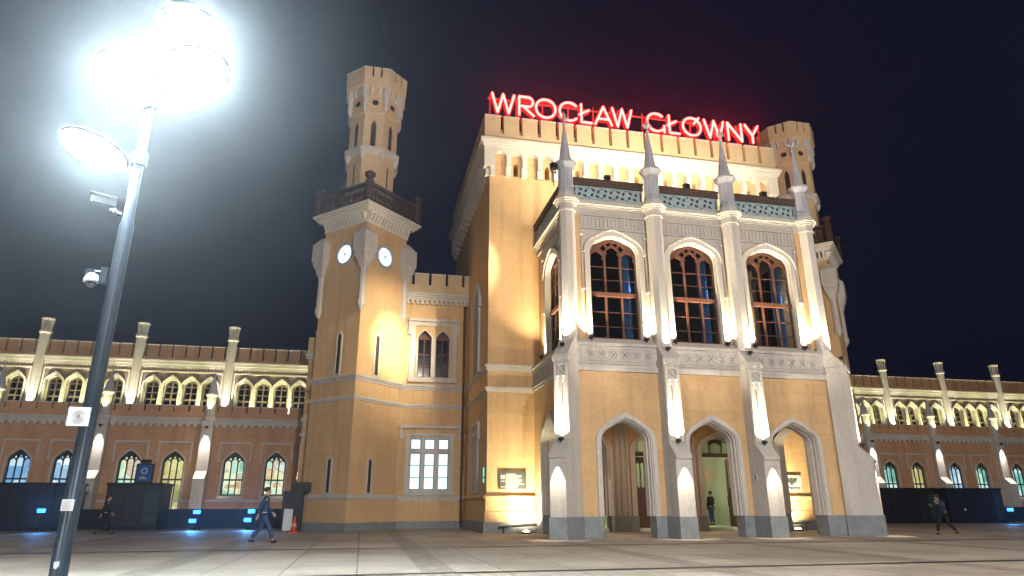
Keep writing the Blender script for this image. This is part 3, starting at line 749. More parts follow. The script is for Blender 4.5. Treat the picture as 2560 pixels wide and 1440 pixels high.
# ================================================================== link walls between hall and towers
def link(side):
    x0, x1 = (1.0, BX0) if side < 0 else (BX1, 2*XC-1.0)
    cx = (x0+x1)/2; hw = (x1-x0)/2; Yw = 48.9
    F = Fr((cx, Yw, 0), (1, 0, 0), (0, -1, 0)) if side < 0 else Fr((cx, Yw, 0), (-1, 0, 0), (0, -1, 0))
    t = thing('link_building', (cx, Yw, 0), 'short two-storey ochre link between the near clock tower and the hall' if side < 0 else
              'mostly hidden ochre link between the hall and the far right clock tower', 'building')
    o = 4.5-cx if side < 0 else -(2*XC-4.5-cx)
    o = (4.56 if side < 0 else 4.56)-((x0+x1)/2 if side < 0 else 2*XC-(x0+x1)/2)
    mb = MB()
    uw = [opening(o-.67, .50, 10.6, 13.5, 14.15, .8), opening(o+.67, .50, 10.6, 13.5, 14.15, .8)]
    mb.prism(F, rect(-hw, hw-.01, 8.5, 17.0), uw, -.8, 0); build(mb, 'upper_wall', M['yellow'], t)
    mb = MB(); mb.prism(F, rect(-hw, hw-.01, 0, 8.5), [rect(o-1.5, o+1.5, 2.42, 6.3)], -.8, 0)
    mb.fbox(F, -hw, hw-.01, .5, 1.85, -.05, .07)
    build(mb, 'lower_wall', M['yellow_c'], t)
    mb = MB(); mb.fbox(F, -hw, hw-.02, -.2, .5, -.1, .14); build(mb, 'granite_plinth', M['granite'], t)
    mb = MB()
    for b0, b1, c in ((9.62, 9.76, .05), (9.76, 9.88, .12), (9.88, 10.0, .18), (8.30, 8.42, .06), (8.42, 8.58, .13), (1.85, 1.95, .12), (1.95, 2.07, .18), (2.07, 2.16, .08)):
        mb.fbox(F, -hw, hw-.01, b0, b1, -.05, c)
    build(mb, 'string_course', M['stone'], t)
    mb = MB(); n = 17; out = [(-hw, 16.2), (-hw, 16.6), (hw-.01, 16.6), (hw-.01, 16.2)]; P = 2*hw/n
    for i in reversed(range(n)):
        c = -hw+P*(i+.5); w = P*.27
        out += [(c+w, 16.2), (c+w, 16.42), (c, 16.52), (c-w, 16.42), (c-w, 16.2)]
    mb.prism(F, out, [], -.05, .2)
    for b0, b1, c in ((16.6, 16.75, .24), (16.75, 16.9, .32), (16.9, 17.05, .40)): mb.fbox(F, -hw, hw-.01, b0, b1, -.4, c)
    build(mb, 'cornice', M['trim'], t)
    mb = MB(); mc = MB(); battlement(mb, mc, F.sh(0, 0), hw-.005, 5, 1.29, 17.05, 18.6, 17.75, .2, .5, .16)
    pa = build(mb, 'parapet', M['ptan'], t); build(mc, 'parapet_cap', M['trim'], pa)
    # paired pointed window
    mb = MB()
    for s in (-1, 1): ring(mb, F, o+s*.67, .50, .62, 10.6, 13.5, 14.15, 14.3, -.3, .09, .8)
    mb.fbox(F, o-.17, o+.17, 10.55, 13.6, -.3, .07)
    mb.prism(F, rect(o-1.75, o+1.75, 10.5, 14.85), [rect(o-1.38, o+1.38, 10.4+.2, 14.5)], -.02, .07)
    mb.fbox(F, o-1.95, o+1.95, 14.85, 15.05, -.02, .2); mb.fbox(F, o-1.95, o-1.75, 13.8, 14.85, -.02, .15); mb.fbox(F, o+1.75, o+1.95, 13.8, 14.85, -.02, .15)
    mb.fbox(F, o-1.8, o+1.8, 10.2, 10.5, -.05, .22)
    wn = build(mb, 'window', M['stone'], t)
    mb = MB()
    for s in (-1, 1):
        a = o+s*.67
        mb.prism(F, opening(a, .5, 10.6, 13.5, 14.13, .8), [rect(a-.42, a-.05, 10.7, 11.4), rect(a+.05, a+.42, 10.7, 11.4), rect(a-.42, a-.05, 11.48, 12.3), rect(a+.05, a+.42, 11.48, 12.3), rect(a-.42, a-.05, 12.42, 13.5), rect(a+.05, a+.42, 12.42, 13.5)], -.4, -.3)
    build(mb, 'sash', M['wood'], wn)
    mb = MB(); mb.fbox(F, o-1.15, o+1.15, 10.55, 14.1, -.38, -.36); build(mb, 'glass', M['glass'], wn)
    # large frosted lit window
    mb = MB(); holes = []
    for i in range(3):
        a = o-1.0+1.0*i; holes += [rect(a-.37, a+.37, 5.38, 6.12), rect(a-.37, a+.37, 2.6, 5.12)]
    mb.prism(F, rect(o-1.5, o+1.5, 2.42, 6.3), holes, -.32, -.05)
    mb.prism(F, rect(o-1.72, o+1.72, 2.3, 6.5), [rect(o-1.5, o+1.5, 2.42, 6.3)], -.05, .06)
    mb.fbox(F, o-2.2, o+2.2, 6.85, 7.05, -.02, .2); mb.fbox(F, o-2.2, o-2.0, 6.05, 6.85, -.02, .15); mb.fbox(F, o+2.0, o+2.2, 6.05, 6.85, -.02, .15)
    mb.wedge(F, o-1.75, o+1.75, [(2.2, -.05), (2.2, .2), (2.3, .2), (2.45, -.05)])
    wn = build(mb, 'window', M['stone'], t)
    mb = MB()
    for i in range(3):
        a = o-1.0+1.0*i
        for (b0, b1) in ((5.38, 6.12), (2.6, 5.12)): mb.prism(F, rect(a-.38, a+.38, b0-.01, b1+.01), [rect(a-.32, a+.32, b0+.05, b1-.05)], -.26, -.2)
        for z in (3.43, 4.27): mb.fbox(F, a-.33, a+.33, z-.025, z+.025, -.26, -.2)
    build(mb, 'glazing_bar', M['ironframe'], wn)
    mb = MB(); mb.fbox(F, o-1.4, o+1.4, 2.5, 6.2, -.25, -.24); build(mb, 'lit_pane', M['frost'], wn)
    # rain pipe in the corner
    mb = MB(); xx = hw-.35 if side < 0 else hw-.35
    mb.tube(F.p(xx, 0.1, .24), F.p(xx, 16.1, .24), .085, None, 8)
    for z in (1.8, 4, 6.5, 9, 11.5, 14, 16): mb.tube(F.p(xx, z, .24), F.p(xx, z+.12, .24), .12, None, 8)
    build(mb, 'rain_pipe', M['wood_d'], t)
    mb = MB(); mb.fbox(F, -hw, hw-.01, 17.0, 17.2, -7, -.5); build(mb, 'roof', M['roof'], t)
    # end pavilion on the outer side of the tower
    e0, e1 = (-4.55, -1.5) if side < 0 else (2*XC+1.5, 2*XC+4.55)
    P2 = Fr(((e0+e1)/2, 50.6, 0), (1, 0, 0), (0, -1, 0)); h2 = (e1-e0)/2
    mb = MB(); mb.fbox(P2, -h2, h2, 0, 12.4, -6, 0); build(mb, 'end_wall', M['yellow_c'], t)
    mb = MB()
    for b0, b1, c in ((7.35, 7.6, .12), (6.3, 6.52, .12), (11.9, 12.1, .15), (12.1, 12.35, .25)): mb.fbox(P2, -h2-c, h2+c, b0, b1, -6.1, c)
    build(mb, 'end_moulding', M['trim'], t)
    mb = MB(); mb.fbox(P2, -h2-.1, h2+.1, 12.36, 13.6, -6.05, .1); build(mb, 'end_parapet', M['ptan'], t)
link(-1); link(1)

# ================================================================== clock towers
def tower(side):
    cx, cy = (-.93, 48.45) if side < 0 else (2*XC+.93, 48.45)
    t = thing('clock_tower', (cx, cy, 0), 'near ochre clock tower with two lit dials and a battlemented turret' if side < 0
              else 'far clock tower half hidden behind the porch, its turret rising right of the red sign', 'tower')
    def sq(h, z0, z1, mb, h1=None): mb.lathe((cx, cy, 0), [(h, z0), (h1 or h, z1)], 4, 0)
    mb = MB(); sq(3.04, 8.5, 21.6, mb); build(mb, 'upper_shaft', M['yellow'], t)
    mb = MB(); sq(3.04, 0, 8.52, mb); sq(3.16, .4, 1.9, mb); build(mb, 'lower_shaft', M['yellow_c'], t)
    mb = MB(); sq(3.3, -.2, .5, mb); build(mb, 'granite_plinth', M['granite'], t)
    mb = MB()
    for h, z0, z1 in ((3.12, 9.62, 9.76), (3.22, 9.76, 9.88), (3.32, 9.88, 10.0), (3.12, 8.3, 8.42), (3.22, 8.42, 8.58), (3.22, 1.9, 2.0), (3.32, 2.0, 2.1)): sq(h, z0, z1, mb)
    sq(3.32, 2.1, 2.25, mb, 3.08); build(mb, 'string_course', M['stone'], t)
    faces = []
    L = 4.3
    cn = {'S': (cx, cy-3.04), 'E': (cx+3.04, cy), 'W': (cx-3.04, cy), 'N': (cx, cy+3.04)}
    for a, b in (('S', 'W'), ('S', 'E'), ('N', 'E'), ('N', 'W')):
        A, B = Vector((*cn[a], 0)), Vector((*cn[b], 0)); u = (B-A).normalized(); mid = (A+B)/2; n = (mid-Vector((cx, cy, 0))).normalized()
        faces.append(Fr(A, u, n))
    # cornice with little corbels
    mb = MB()
    sq(3.15, 21.2, 21.45, mb)
    for F in faces:
        for i in range(13):
            a = (i+.5)*L/13; mb.wedge(F, a-.085, a+.085, [(21.35, -.05), (21.35, .12), (21.6, .30), (21.95, .42), (21.95, -.05)])
    for h, z0, z1 in ((3.62, 21.94, 22.08), (3.78, 22.08, 22.22), (3.96, 22.22, 22.36), (4.12, 22.36, 22.52)): sq(h, z0, z1, mb)
    build(mb, 'cornice', M['white'], t)
    mb = MB(); sq(3.9, 22.52, 22.62, mb)
    h = 3.72
    cs = [Vector((cx, cy-h, 0)), Vector((cx+h, cy, 0)), Vector((cx, cy+h, 0)), Vector((cx-h, cy, 0))]
    for i in range(4):
        A, B = cs[i], cs[(i+1) % 4]; u = (B-A).normalized(); Ln = (B-A).length; n = Vector((u.y, -u.x, 0)); F = Fr(A, u, n)
        mb.fbox(F, .2, Ln-.2, 22.62, 22.8, -.12, .12); mb.fbox(F, .2, Ln-.2, 23.9, 24.12, -.16, .16)
        for k in range(20):
            a = .35+(Ln-.7)*(k+.5)/20; mb.tube(F.p(a, 22.8, 0), F.p(a, 23.35, 0), .05, .09, 6, False); mb.tube(F.p(a, 23.35, 0), F.p(a, 23.9, 0), .09, .04, 6, False)
        mb.lathe((A.x, A.y, 0), [(.34, 22.6), (.34, 24.15), (.24, 24.3), (.24, 24.45), (.42, 24.6), (.42, 24.78), (.2, 24.95)], 8)
    build(mb, 'balustrade', M['brown_iron'], t)
    # corbelled corner shafts
    mb = MB()
    for k in cn.values():
        c = (k[0], k[1], 0)
        mb.lathe(c, [(.86, 18.95), (.86, 20.25)], 4, 0); mb.lathe(c, [(.8, 20.25), (.3, 20.75)], 4, 0)
        for i, (r0, r1, z0, z1) in enumerate(((.86, .72, 18.95, 18.75), (.74, .70, 18.75, 18.45), (.66, .5, 18.45, 18.2), (.5, .42, 18.2, 17.9), (.42, .24, 17.9, 17.6))):
            mb.lathe(c, [(r1, z1), (r0, z0)], 4, 0)
        mb.lathe(c, [(.24, 15.2), (.24, 17.7)], 8, 0); mb.lathe(c, [(.05, 14.5), (.3, 14.9), (.3, 15.25)], 8, 0)
    build(mb, 'corner_shaft', M['stone'], t)
    # dials
    for F in faces[:2]:
        u0 = 1.98
        mb = MB(); ang = [2*math.pi*i/28 for i in range(28)]
        mb.prism(F, [(u0+.88*math.cos(q), 19.06+.88*math.sin(q)) for q in ang], [[(u0+.70*math.cos(q), 19.06+.70*math.sin(q)) for q in ang]], -.02, .12)
        ck = build(mb, 'clock', M['slate'], t)
        mb = MB(); mb.prism(F, [(u0+.71*math.cos(q), 19.06+.71*math.sin(q)) for q in ang], [], .0, .05); build(mb, 'dial', M['clock'], ck)
        mb = MB()
        for a in range(12):
            q = math.pi/6*a; r0 = .56
            mb.tube(F.p(u0+r0*math.cos(q), 19.06+r0*math.sin(q), .06), F.p(u0+.66*math.cos(q), 19.06+.66*math.sin(q), .06), .012, None, 4)
        right = 1 if F is faces[1] else -1
        for q, r, wd in ((R_(-98), .54, .02), (R_(-22), .34, .024)):
            qq = q if right > 0 else math.pi-q
            mb.tube(F.p(u0-.12*math.cos(qq), 19.06-.12*math.sin(qq), .09), F.p(u0+r*math.cos(qq), 19.06+r*math.sin(qq), .09), wd*1.3, wd*.6, 5)
        mb.prism(F, [(u0+.04*math.cos(q), 19.06+.04*math.sin(q)) for q in ang[::2]], [], .06, .11)
        build(mb, 'clock_hand', M['dark'], ck)
        mb = MB(); ring(mb, F, 2.1, 1.25, 1.36, 19.6, 19.6, 20.9, 21.02, -.02, .05); build(mb, 'blind_arch', M['yellow'], t)
        # slit windows
        for (a, z0, zs, za, w) in ((1.85, 10.2, 12.85, 13.1, .17), (1.85, 2.35, 4.4, 4.42, .15)):
            mb = MB()
            o = opening(a, w+.14, z0-.1, zs, za+.16, .9); i = opening(a, w, z0+.0, zs, za, .9)
            mb.prism(F, o, [i], -.02, .05)
            sw = build(mb, 'slit_window', M['stone'], t)
            mb = MB(); mb.prism(F, i, [], -.01, .012); build(mb, 'pane', M['gap'], sw)
    # eight-sided turret
    c = (cx-.04, cy, 0)
    mb = MB(); mb.lathe(c, [(1.92, 22.5), (1.92, 27.7)], 8); mb.lathe(c, [(1.98, 27.7), (1.98, 31.0), (2.06, 31.1), (2.06, 33.3)], 8)
    mb.lathe(c, [(2.1, 33.2), (2.58, 33.45), (2.60, 34.05)], 8)
    # merlons on each side
    rr = 2.60*math.cos(math.pi/8); sl = 2*2.60*math.sin(math.pi/8)
    tf = []
    for i in range(8):
        q = math.pi/4*i-math.pi/2; n = Vector((math.cos(q), math.sin(q), 0)); u = Vector((-n.y, n.x, 0)); tf.append((Fr(Vector(c)+n*rr, u, n), Fr(Vector(c)+n*1.98*math.cos(math.pi/8), u, n)))
    mcap = MB()
    for F, G in tf:
        for a0, a1 in ((-sl/2, -.40), (-.26, .26), (.40, sl/2)):
            a0 = max(a0, -sl/2+.0); mb.fbox(F, a0, a1, 34.03, 34.86, -.3, 0); mcap.fbox(F, a0-.02, a1+.02, 34.861, 34.96, -.34, .03)
    tu = build(mb, 'turret', M['ptan'], t)
    build(mcap, 'merlon_cap', M['trim'], tu)
    mb = MB()
    for F, G in tf:
        for a in (-.32, .0, .32):
            if abs(a) < .1: continue
            mb.wedge(G, a-.1, a+.1, [(32.6, .0), (32.7, .24), (33.0, .34), (33.3, .42), (33.3, 0)])
    for i in range(8):
        q = math.pi/4*i+math.pi/8; n = Vector((math.cos(q), math.sin(q), 0))
        p = Vector(c)+n*2.12; mb.lathe((p.x, p.y, 0), [(.04, 31.1), (.22, 31.5), (.22, 32.4), (.32, 32.6), (.32, 33.35)], 8)
        p = Vector(c)+n*2.0; mb.lathe((p.x, p.y, 0), [(.05, 26.9), (.24, 27.3), (.24, 27.75)], 6)
    mb.lathe(c, [(2.0, 27.45), (2.22, 27.6), (2.28, 27.75), (2.28, 27.98), (2.0, 28.02)], 8)
    build(mb, 'bracket', M['stone'], tu)
    mb = MB()
    for k, (F, G) in enumerate(tf):
        mb.prism(G, opening(0, .2, 28.15, 29.95, 30.45, .9), [], -.02, .015)
        mb.prism(G.sh(0, .075), [(.26*math.cos(q), 32.0+.24*math.sin(q)) for q in [math.pi/8*i for i in range(16)]], [], -.05, .015)
        if k % 2: mb.prism(G.sh(0, -.055), rect(-.06, .06, 24.9, 26.6), [], -.05, .02)
    build(mb, 'turret_window', M['gap'], tu)
    mb = MB()
    for F, G in tf: ring(mb, G, 0, .2, .3, 28.1, 29.95, 30.45, 30.6, -.02, .045, .9)
    build(mb, 'window_surround', M['ptan'], tu)
    mb = MB(); mb.tube((c[0], c[1], 34), (c[0], c[1], 43 if side < 0 else 42), .035, .02, 6); mb.sphere((c[0], c[1], 43 if side < 0 else 42), .07, 8)
    build(mb, 'flagpole', M['dark'], tu)
tower(-1); tower(1)

# ================================================================== side wings
PITCH_B = 7.65
def wing(side):
    sx = (lambda x: x) if side < 0 else (lambda x: 2*XC-x)
    xe = -45.0; xi = -3.6
    u = (1, 0, 0) if side < 0 else (-1, 0, 0)
    base = thing('station_wing', (sx(-20), 58, 0), 'long brick wing left of the near clock tower with lit windows and a raised clerestory' if side < 0
                 else 'long brick wing stretching away to the right of the porch, with teal-lit windows', 'building')
    LF = Fr((sx(0), 58, 0), u, (0, -1, 0)); UF2 = Fr((sx(0), 63, 0), u, (0, -1, 0))
    px = [-4.76-PITCH_B*j for j in range(6)]
    bays = [-4.76-PITCH_B*(j+.5) for j in range(5)]
    wc = []
    for j, b in enumerate(bays): wc += [(b-1.58, j), (b+1.58, j)]
    WLw, z0, zs, za = .80, 2.3, 4.75, 5.66
    holes = []
    doorset = (3, ) if side < 0 else (6, )
    for k, (a, j) in enumerate(wc): holes.append(opening(a, WLw, .45 if k in doorset else z0, zs, za, .75))
    mb = MB(); mb.prism(LF, rect(xe, xi, 0, 8.3), holes, -.8, 0); build(mb, 'lower_wall', M['orange_d'], base)
    mb = MB(); n = int((xi-xe)/.54); P = (xi-xe)/n; out = [(xe, 7.5), (xe, 8.0), (xi, 8.0), (xi, 7.5)]
    for i in reversed(range(n)):
        c = xe+P*(i+.5); w = P*.36
        out += [(c+w, 7.5), (c+w*.7, 7.68), (c, 7.78), (c-w*.7, 7.68), (c-w, 7.5)]
    mb.prism(LF, out, [], -.05, .22)
    mb.fbox(LF, xe, xi, 8.0, 8.12, -.3, .3); mb.fbox(LF, xe, xi, 8.12, 8.24, -.3, .38)
    mb.fbox(LF, xe, xi, 1.82, 1.98, -.05, .14)
    build(mb, 'lower_cornice', M['stone'], base)
    def merl(F, z_0, z_1, z_s, c, m, nm):
        mb = MB(); mc = MB(); out = [(xe, z_0), (xe, z_1)]; xs = [xe]
        cs = sorted([b+(k-3)*PITCH_B/7 for b in bays for k in range(7)])
        cs = [q for q in cs if q < xi-.3]
        for a in cs: out += [(a-.07, z_1), (a-.07, z_s), (a+.07, z_s), (a+.07, z_1)]; xs += [a-.07, a+.07]
        out += [(xi, z_1), (xi, z_0)]; xs.append(xi); mb.prism(F, out, [], c-.4, c)
        for i in range(0, len(xs), 2): mc.fbox(F, xs[i]-.01, xs[i+1]+.01, z_1+.001, z_1+.07, c-.43, c+.03)
        o = build(mb, nm, m, base); build(mc, 'parapet_cap', M['stone'], o)
    merl(LF, 8.24, 9.18, 8.72, .2, M['orange_d'], 'lower_parapet')
    merl(UF2, 13.85, 15.15, 14.1, .15, M['orange'], 'upper_parapet')
    mb = MB(); mb.fbox(LF, xe, xi, 8.2, 8.32, -5.0, -.3); mb.fbox(UF2, xe, xi, 14.2, 14.35, -9, -.3)
    build(mb, 'roof', M['roof'], base)
    # upper wall
    uw = [(b+(k-1.5)*1.58) for b in bays for k in range(4)]
    hh = [opening(a, .56, 9.3, 11.6, 12.12, .8) for a in uw]
    mb = MB(); mb.prism(UF2, rect(xe, xi, 8.0, 13.9), hh, -.6, 0); build(mb, 'upper_wall', M['orange'], base)
    mb = MB(); pb = MB()
    for b in bays:
        l, r = b-3.25, b+3.25
        out = [(l, 8.3), (l, 12.75), (r, 12.75), (r, 8.3)]
        for k in reversed(range(4)):
            a = b+(k-1.5)*1.58; out += [(a+.77, 8.3)]+arch(a, .77, 11.6, 12.5, .7)[::-1]+[(a-.77, 8.3)]
        pb.prism(UF2, out, [], -.02, .05)
        mb.fbox(UF2, l-.1, r+.1, 12.75, 12.88, -.02, .14); mb.fbox(UF2, l-.12, l, 8.3, 12.75, -.02, .12); mb.fbox(UF2, r, r+.12, 8.3, 12.75, -.02, .12)
    mb.fbox(UF2, xe, xi, 13.2, 13.45, -.1, .12); mb.fbox(UF2, xe, xi, 13.45, 13.7, -.1, .24); mb.fbox(UF2, xe, xi, 13.7, 13.84, -.1, .34)
    n = int((xi-xe)/.27)
    for i in range(n):
        a = xe+(xi-xe)*(i+.5)/n; mb.fbox(UF2, a-.07, a+.07, 13.02, 13.2, -.02, .09)
    build(mb, 'upper_dressing', M['trim'], base); build(pb, 'spandrel_panel', M['panel'], base)
    # clerestory windows: one modelled, the rest copied
    def cl_window():
        F = Fr((0, 0, 0), u, (0, -1, 0))
        mb = MB()
        for wi, wo, d0, d1, za1, za2 in ((.55, .64, -.3, .00, 12.1, 12.22), (.62, .71, -.1, .10, 12.2, 12.36), (.69, .78, -.02, .2, 12.32, 12.52)): ring(mb, F, 0, wi, wo, 9.0, 11.6, za1, za2, d0, d1, .75)
        wn = build(mb, 'clerestory_window', M['trim'], None)
        mb = MB(); hs = []
        for s in (-1, 1):
            for b0, b1 in ((9.3, 9.85), (9.92, 10.35), (10.5, 10.95), (11.02, 11.5)): hs.append(rect(*sorted((s*.06, s*.47)), b0, b1))
            hs.append([(s*.07, 11.58), (s*.45, 11.58), (s*.30, 11.82), (s*.07, 11.9)])
        mb.prism(F, opening(0, .55, 9.1, 11.6, 12.1, .8), hs, -.42, -.32); fr = build(mb, 'sash', M['wsash'], wn)
        mb = MB(); mb.prism(F, opening(0, .54, 9.12, 11.6, 12.08, .8), [], -.4, -.385); gl = build(mb, 'glass', M['glass'], wn)
        return wn
    proto = cl_window(); wl = Vector(proto.location)
    for i, a in enumerate(uw):
        if a > xi-.9: continue
        o = proto if i == 0 else None
        pos = Vector((sx(a), 63, 0))+wl
        c = proto.copy(); COL.objects.link(c); c.parent = base; c.location = pos-Vector(base.location)
        for ch in proto.children:
            d = ch.copy(); COL.objects.link(d); d.parent = c
    for ch in list(proto.children): bpy.data.objects.remove(ch)
    bpy.data.objects.remove(proto)
    # piers of the clerestory with lantern tops, and their uplights
    for j, a in enumerate(px):
        if a > xi: continue
        mb = MB(); P0 = UF2.p(a, 0, .12)
        mb.lathe((P0.x, P0.y, 0), [(.40, 8.3), (.40, 15.7), (.50, 15.8), (.50, 15.98), (.38, 16.05)], 8)
        mb.lathe((P0.x, P0.y, 0), [(.20, 16.0), (.20, 17.0)], 8)
        for i in range(8):
            q = math.pi/4*i+math.pi/8; mb.tube((P0.x+.34*math.cos(q), P0.y+.34*math.sin(q), 16.02), (P0.x+.40*math.cos(q), P0.y+.40*math.sin(q), 16.95), .07, .08, 5)
        mb.lathe((P0.x, P0.y, 0), [(.38, 16.0), (.38, 16.22)], 8); mb.lathe((P0.x, P0.y, 0), [(.44, 16.88), (.52, 17.0), (.52, 17.08), (.3, 17.12)], 8)
        pr = build(mb, 'pier', M['trim'], base)
        fixture(pr, UF2, a, 8.55, 1.0, .12)
        spot('wing_pier_uplight', UF2.p(a, 8.7, 1.05), UF2.p(a, 13.2, .45), 1500, (1, .88, .66), 50, .6, .04)
    for j, b in enumerate(bays):
        # line of yellow-green floods on the terrace roof, in front of every group of windows
        mb = MB(); mb.fbox(UF2, b-2.6, b+2.6, 8.33, 8.45, 1.0, 1.16); build(mb, 'flood_strip', M['dark'], base)
        for k in (-1.8, 0, 1.8): spot('clerestory_flood', UF2.p(b+k, 8.5, 1.1), UF2.p(b+k*.97, 12.0, -.1), 700, LIME, 80, .8, .1)
    # buttresses of the lower storey
    for j, a in enumerate(px):
        if a > xi: continue
        mb = MB()
        mb.wedge(LF, a-.42, a+.42, [(0, -.1), (0, 1.15), (3.45, 1.15), (3.5, 1.25), (4.1, .62), (7.5, .62), (7.6, .7), (8.0, .7), (8.0, -.1)])
        mb.lathe((LF.p(a, 0, .34).x, LF.p(a, 0, .34).y, 0), [(.5, 8.0), (.55, 8.3), (.38, 8.45), (.38, 9.9), (.5, 10.05), (.5, 10.15)], 8)
        bt = build(mb, 'buttress', M['stone'], base)
        mb = MB(); P0 = LF.p(a, 0, .34); mb.lathe((P0.x, P0.y, 0), [(.40, 10.15), (.07, 11.6), (.10, 11.7), (.04, 11.9), (.02, 12.5)], 8)
        build(mb, 'spire', M['slate'], bt)
        mb = MB(); mb.fbox(LF, a-.34, a+.34, 1.1, 3.3, 1.1, 1.17); build(mb, 'sunk_panel', M['stone'], bt)
        fixture(bt, LF, a, 7.5, .84, .1)
        spot('wing_buttress_light', LF.p(a, 7.32, .84), LF.p(a, 3.6, .80), 1300, (1, .88, .76), 52, 1, .03)
        spot('wing_spire_uplight', LF.p(a, 8.42, 1.2), LF.p(a, 9.9, .62), 260, LIME, 50, .6, .03)
    # shop windows
    mats = (['w_mix', 'w_mix', 'w_mix', 'w_yel', 'w_cool', 'w_cool', 'w_teal', 'w_yel', 'w_cool', 'w_mix'] if side < 0 else
            ['w_teal', 'w_teal', 'w_yel', 'w_teal', 'w_teal', 'w_cool', 'w_yel', 'w_teal', 'w_teal', 'w_cool'])
    for k, (a, j) in enumerate(wc):
        zz = .45 if k in doorset else z0
        mb = MB(); hs = []
        w = WLw
        for i in range(3):
            c = a-w+.07+(2*w-.14)*(i+.5)/3; lw = (2*w-.14)/6-.045
            hs.append([(c-lw, 3.55)]+arch(c, lw, 4.75+.12*(i == 1), 4.98+.14*(i == 1), .9, 3)+[(c+lw, 3.55)])
            hs.append(rect(c-lw, c+lw, zz+.1, 3.43))
        for s in (-1, 0, 1): hs.append([(a+s*.34-.09, 5.13-.06*abs(s)), (a+s*.34, 5.02-.06*abs(s)), (a+s*.34+.09, 5.13-.06*abs(s)), (a+s*.34, 5.28-.08*abs(s))])
        mb.prism(LF, opening(a, w, zz, zs, za-.02, .75), hs, -.36, -.26)
        wn = build(mb, 'window', M['ironframe'], base)
        mb = MB(); mb.prism(LF, opening(a, w-.02, zz+.02, zs, za-.06, .75), [], -.34, -.33); build(mb, 'lit_pane', M[mats[k]], wn)
        mb = MB(); ring(mb, LF, a, w, w+.12, zz, zs, za, za+.14, -.02, .06, .75)
        if zz > 1: mb.wedge(LF, a-w-.15, a+w+.15, [(zz-.3, -.05), (zz-.3, .2), (zz-.2, .2), (zz, -.02)])
        mb.fbox(LF, a-1.25, a+1.25, 6.25, 6.4, -.02, .14); mb.fbox(LF, a-1.25, a-1.12, 4.8, 6.25, -.02, .10); mb.fbox(LF, a+1.12, a+1.25, 4.8, 6.25, -.02, .10)
        build(mb, 'hood_mould', M['stone'], wn)
    return base
wing(-1); wing(1)

# floodlights standing on the porch roof, aimed at the hall
def flood(loc, tgt, W, col, ang, label, f=.8):
    t = thing('floodlight', loc, label, 'floodlight', 'floodlights behind the balustrade')
    d = (Vector(tgt)-Vector(loc)); d.z = 0; d.normalize(); F = Fr(loc, (-d.y, d.x, 0), d)
    mb = MB(); mb.fbox(F, -.17, .17, -.12, .16, -.22, .08); mb.fbox(F, -.2, .2, .16, .19, -.24, .14)
    build(mb, 'housing', M['dark'], t)
    mb = MB(); mb.fbox(F, -.2, -.17, -.3, .05, -.05, 0); mb.fbox(F, .17, .2, -.3, .05, -.05, 0); mb.fbox(F, -.2, .2, -.34, -.3, -.05, 0); mb.tube(F.p(0, -1.2, -.02), F.p(0, -.3, -.02), .03, None, 6)
    build(mb, 'bracket', M['dark'], t)
    mb = MB(); mb.fbox(F, -.14, .14, -.09, .13, .081, .09); build(mb, 'lens', M['warmglow'], t)
    spot('hall_floodlight', F.p(0, .02, .2), tgt, W, col, ang, f, .05)
flood((9.55, 32.75, 20.1), (1.3, 47.6, 12.7), 10000, (1, .84, .56), 36, 'black floodlight clamped to the corner spire, aimed at the clock tower', 1.0)
spot('hall_floodlight', (9.5, 33.0, 20.0), (7.3, 40.4, 16.4), 300, (1, .84, .56), 60, 1.0, .05)
spot('hall_floodlight', (9.0, 32.7, 20.1), (1.6, 47.6, 12.7), 24000, (1, .88, .55), 17, 1.0, .05)
for x, l in ((13.3, 'left black floodlight above the teal balustrade'), (18.5, 'middle black floodlight above the teal balustrade'), (23.8, 'right black floodlight above the teal balustrade')):
    flood((x, 34.0, 20.35), (x*.9+XC*.1-.3, 40.4, 24.3), 1900, (1, .86, .60), 112, l, .9)

# ================================================================== red neon sign
sign = thing('neon_sign', (XC, 40.5, 27.9), 'red neon station name on a steel frame along the hall battlements', 'neon sign')
SF = Fr((0, 40.35, 0), (1, 0, 0), (0, -1, 0)); z0, z1 = 28.40, 29.92; zm = (z0+z1)/2; SR = .085
def poly(c, pts, closed=False):
    mb = MB(); mb.path([SF.p(a, b) for a, b in pts], SR, 8, closed); build(mb, 'letter', M['neon'], sign, True)
def arcp(cx, cz, rx, rz, t0, t1, n=26): return [(cx+rx*math.cos(R_(t0+(t1-t0)*i/n)), cz+rz*math.sin(R_(t0+(t1-t0)*i/n))) for i in range(n+1)]
def letter(segs):
    mb = MB()
    for s in segs:
        for a, b in zip(s[:-1], s[1:]): mb.tube(SF.p(a[0], a[1], -.24), SF.p(b[0], b[1], -.24), .17, .17, 6)
    build(mb, 'letter_glow_backing', M['glow_backing'], sign)  # backing strokes added to give the tubes a red glowing edge
    mb = MB()
    for s in segs: mb.path([SF.p(a, b) for a, b in s], SR, 8)
    return build(mb, 'letter', M['neon'], sign, True)
def W_(a0, a1): d = (a1-a0)/4; letter([[(a0, z1), (a0+d, z0), (a0+2*d, z1), (a0+3*d, z0), (a1, z1)]])
def L_(a0): letter([[(a0, z1-.02), (a0, z0), (a0+.80, z0)], [(a0-.16, zm-.14), (a0+.58, zm+.30)]])
W_(7.33, 8.95)
letter([[(9.33, z0), (9.33, z1), (10.0, z1)]+arcp(10.0, (z1+zm-.02)/2, .36, (z1-zm+.02)/2, 90, -90, 12)+[(9.33, zm-.02)], [(9.62, zm-.02), (10.42, z0)]])
letter([arcp(11.32, zm, .74, .76, 0, 360, 32)])
letter([arcp(13.12, zm, .74, .76, 45, 315, 26)])
L_(14.05)
letter([[(15.12, z0), (15.78, z1), (16.42, z0)], [(15.38, z0+.48), (16.18, z0+.48)]])
W_(16.5, 18.02)
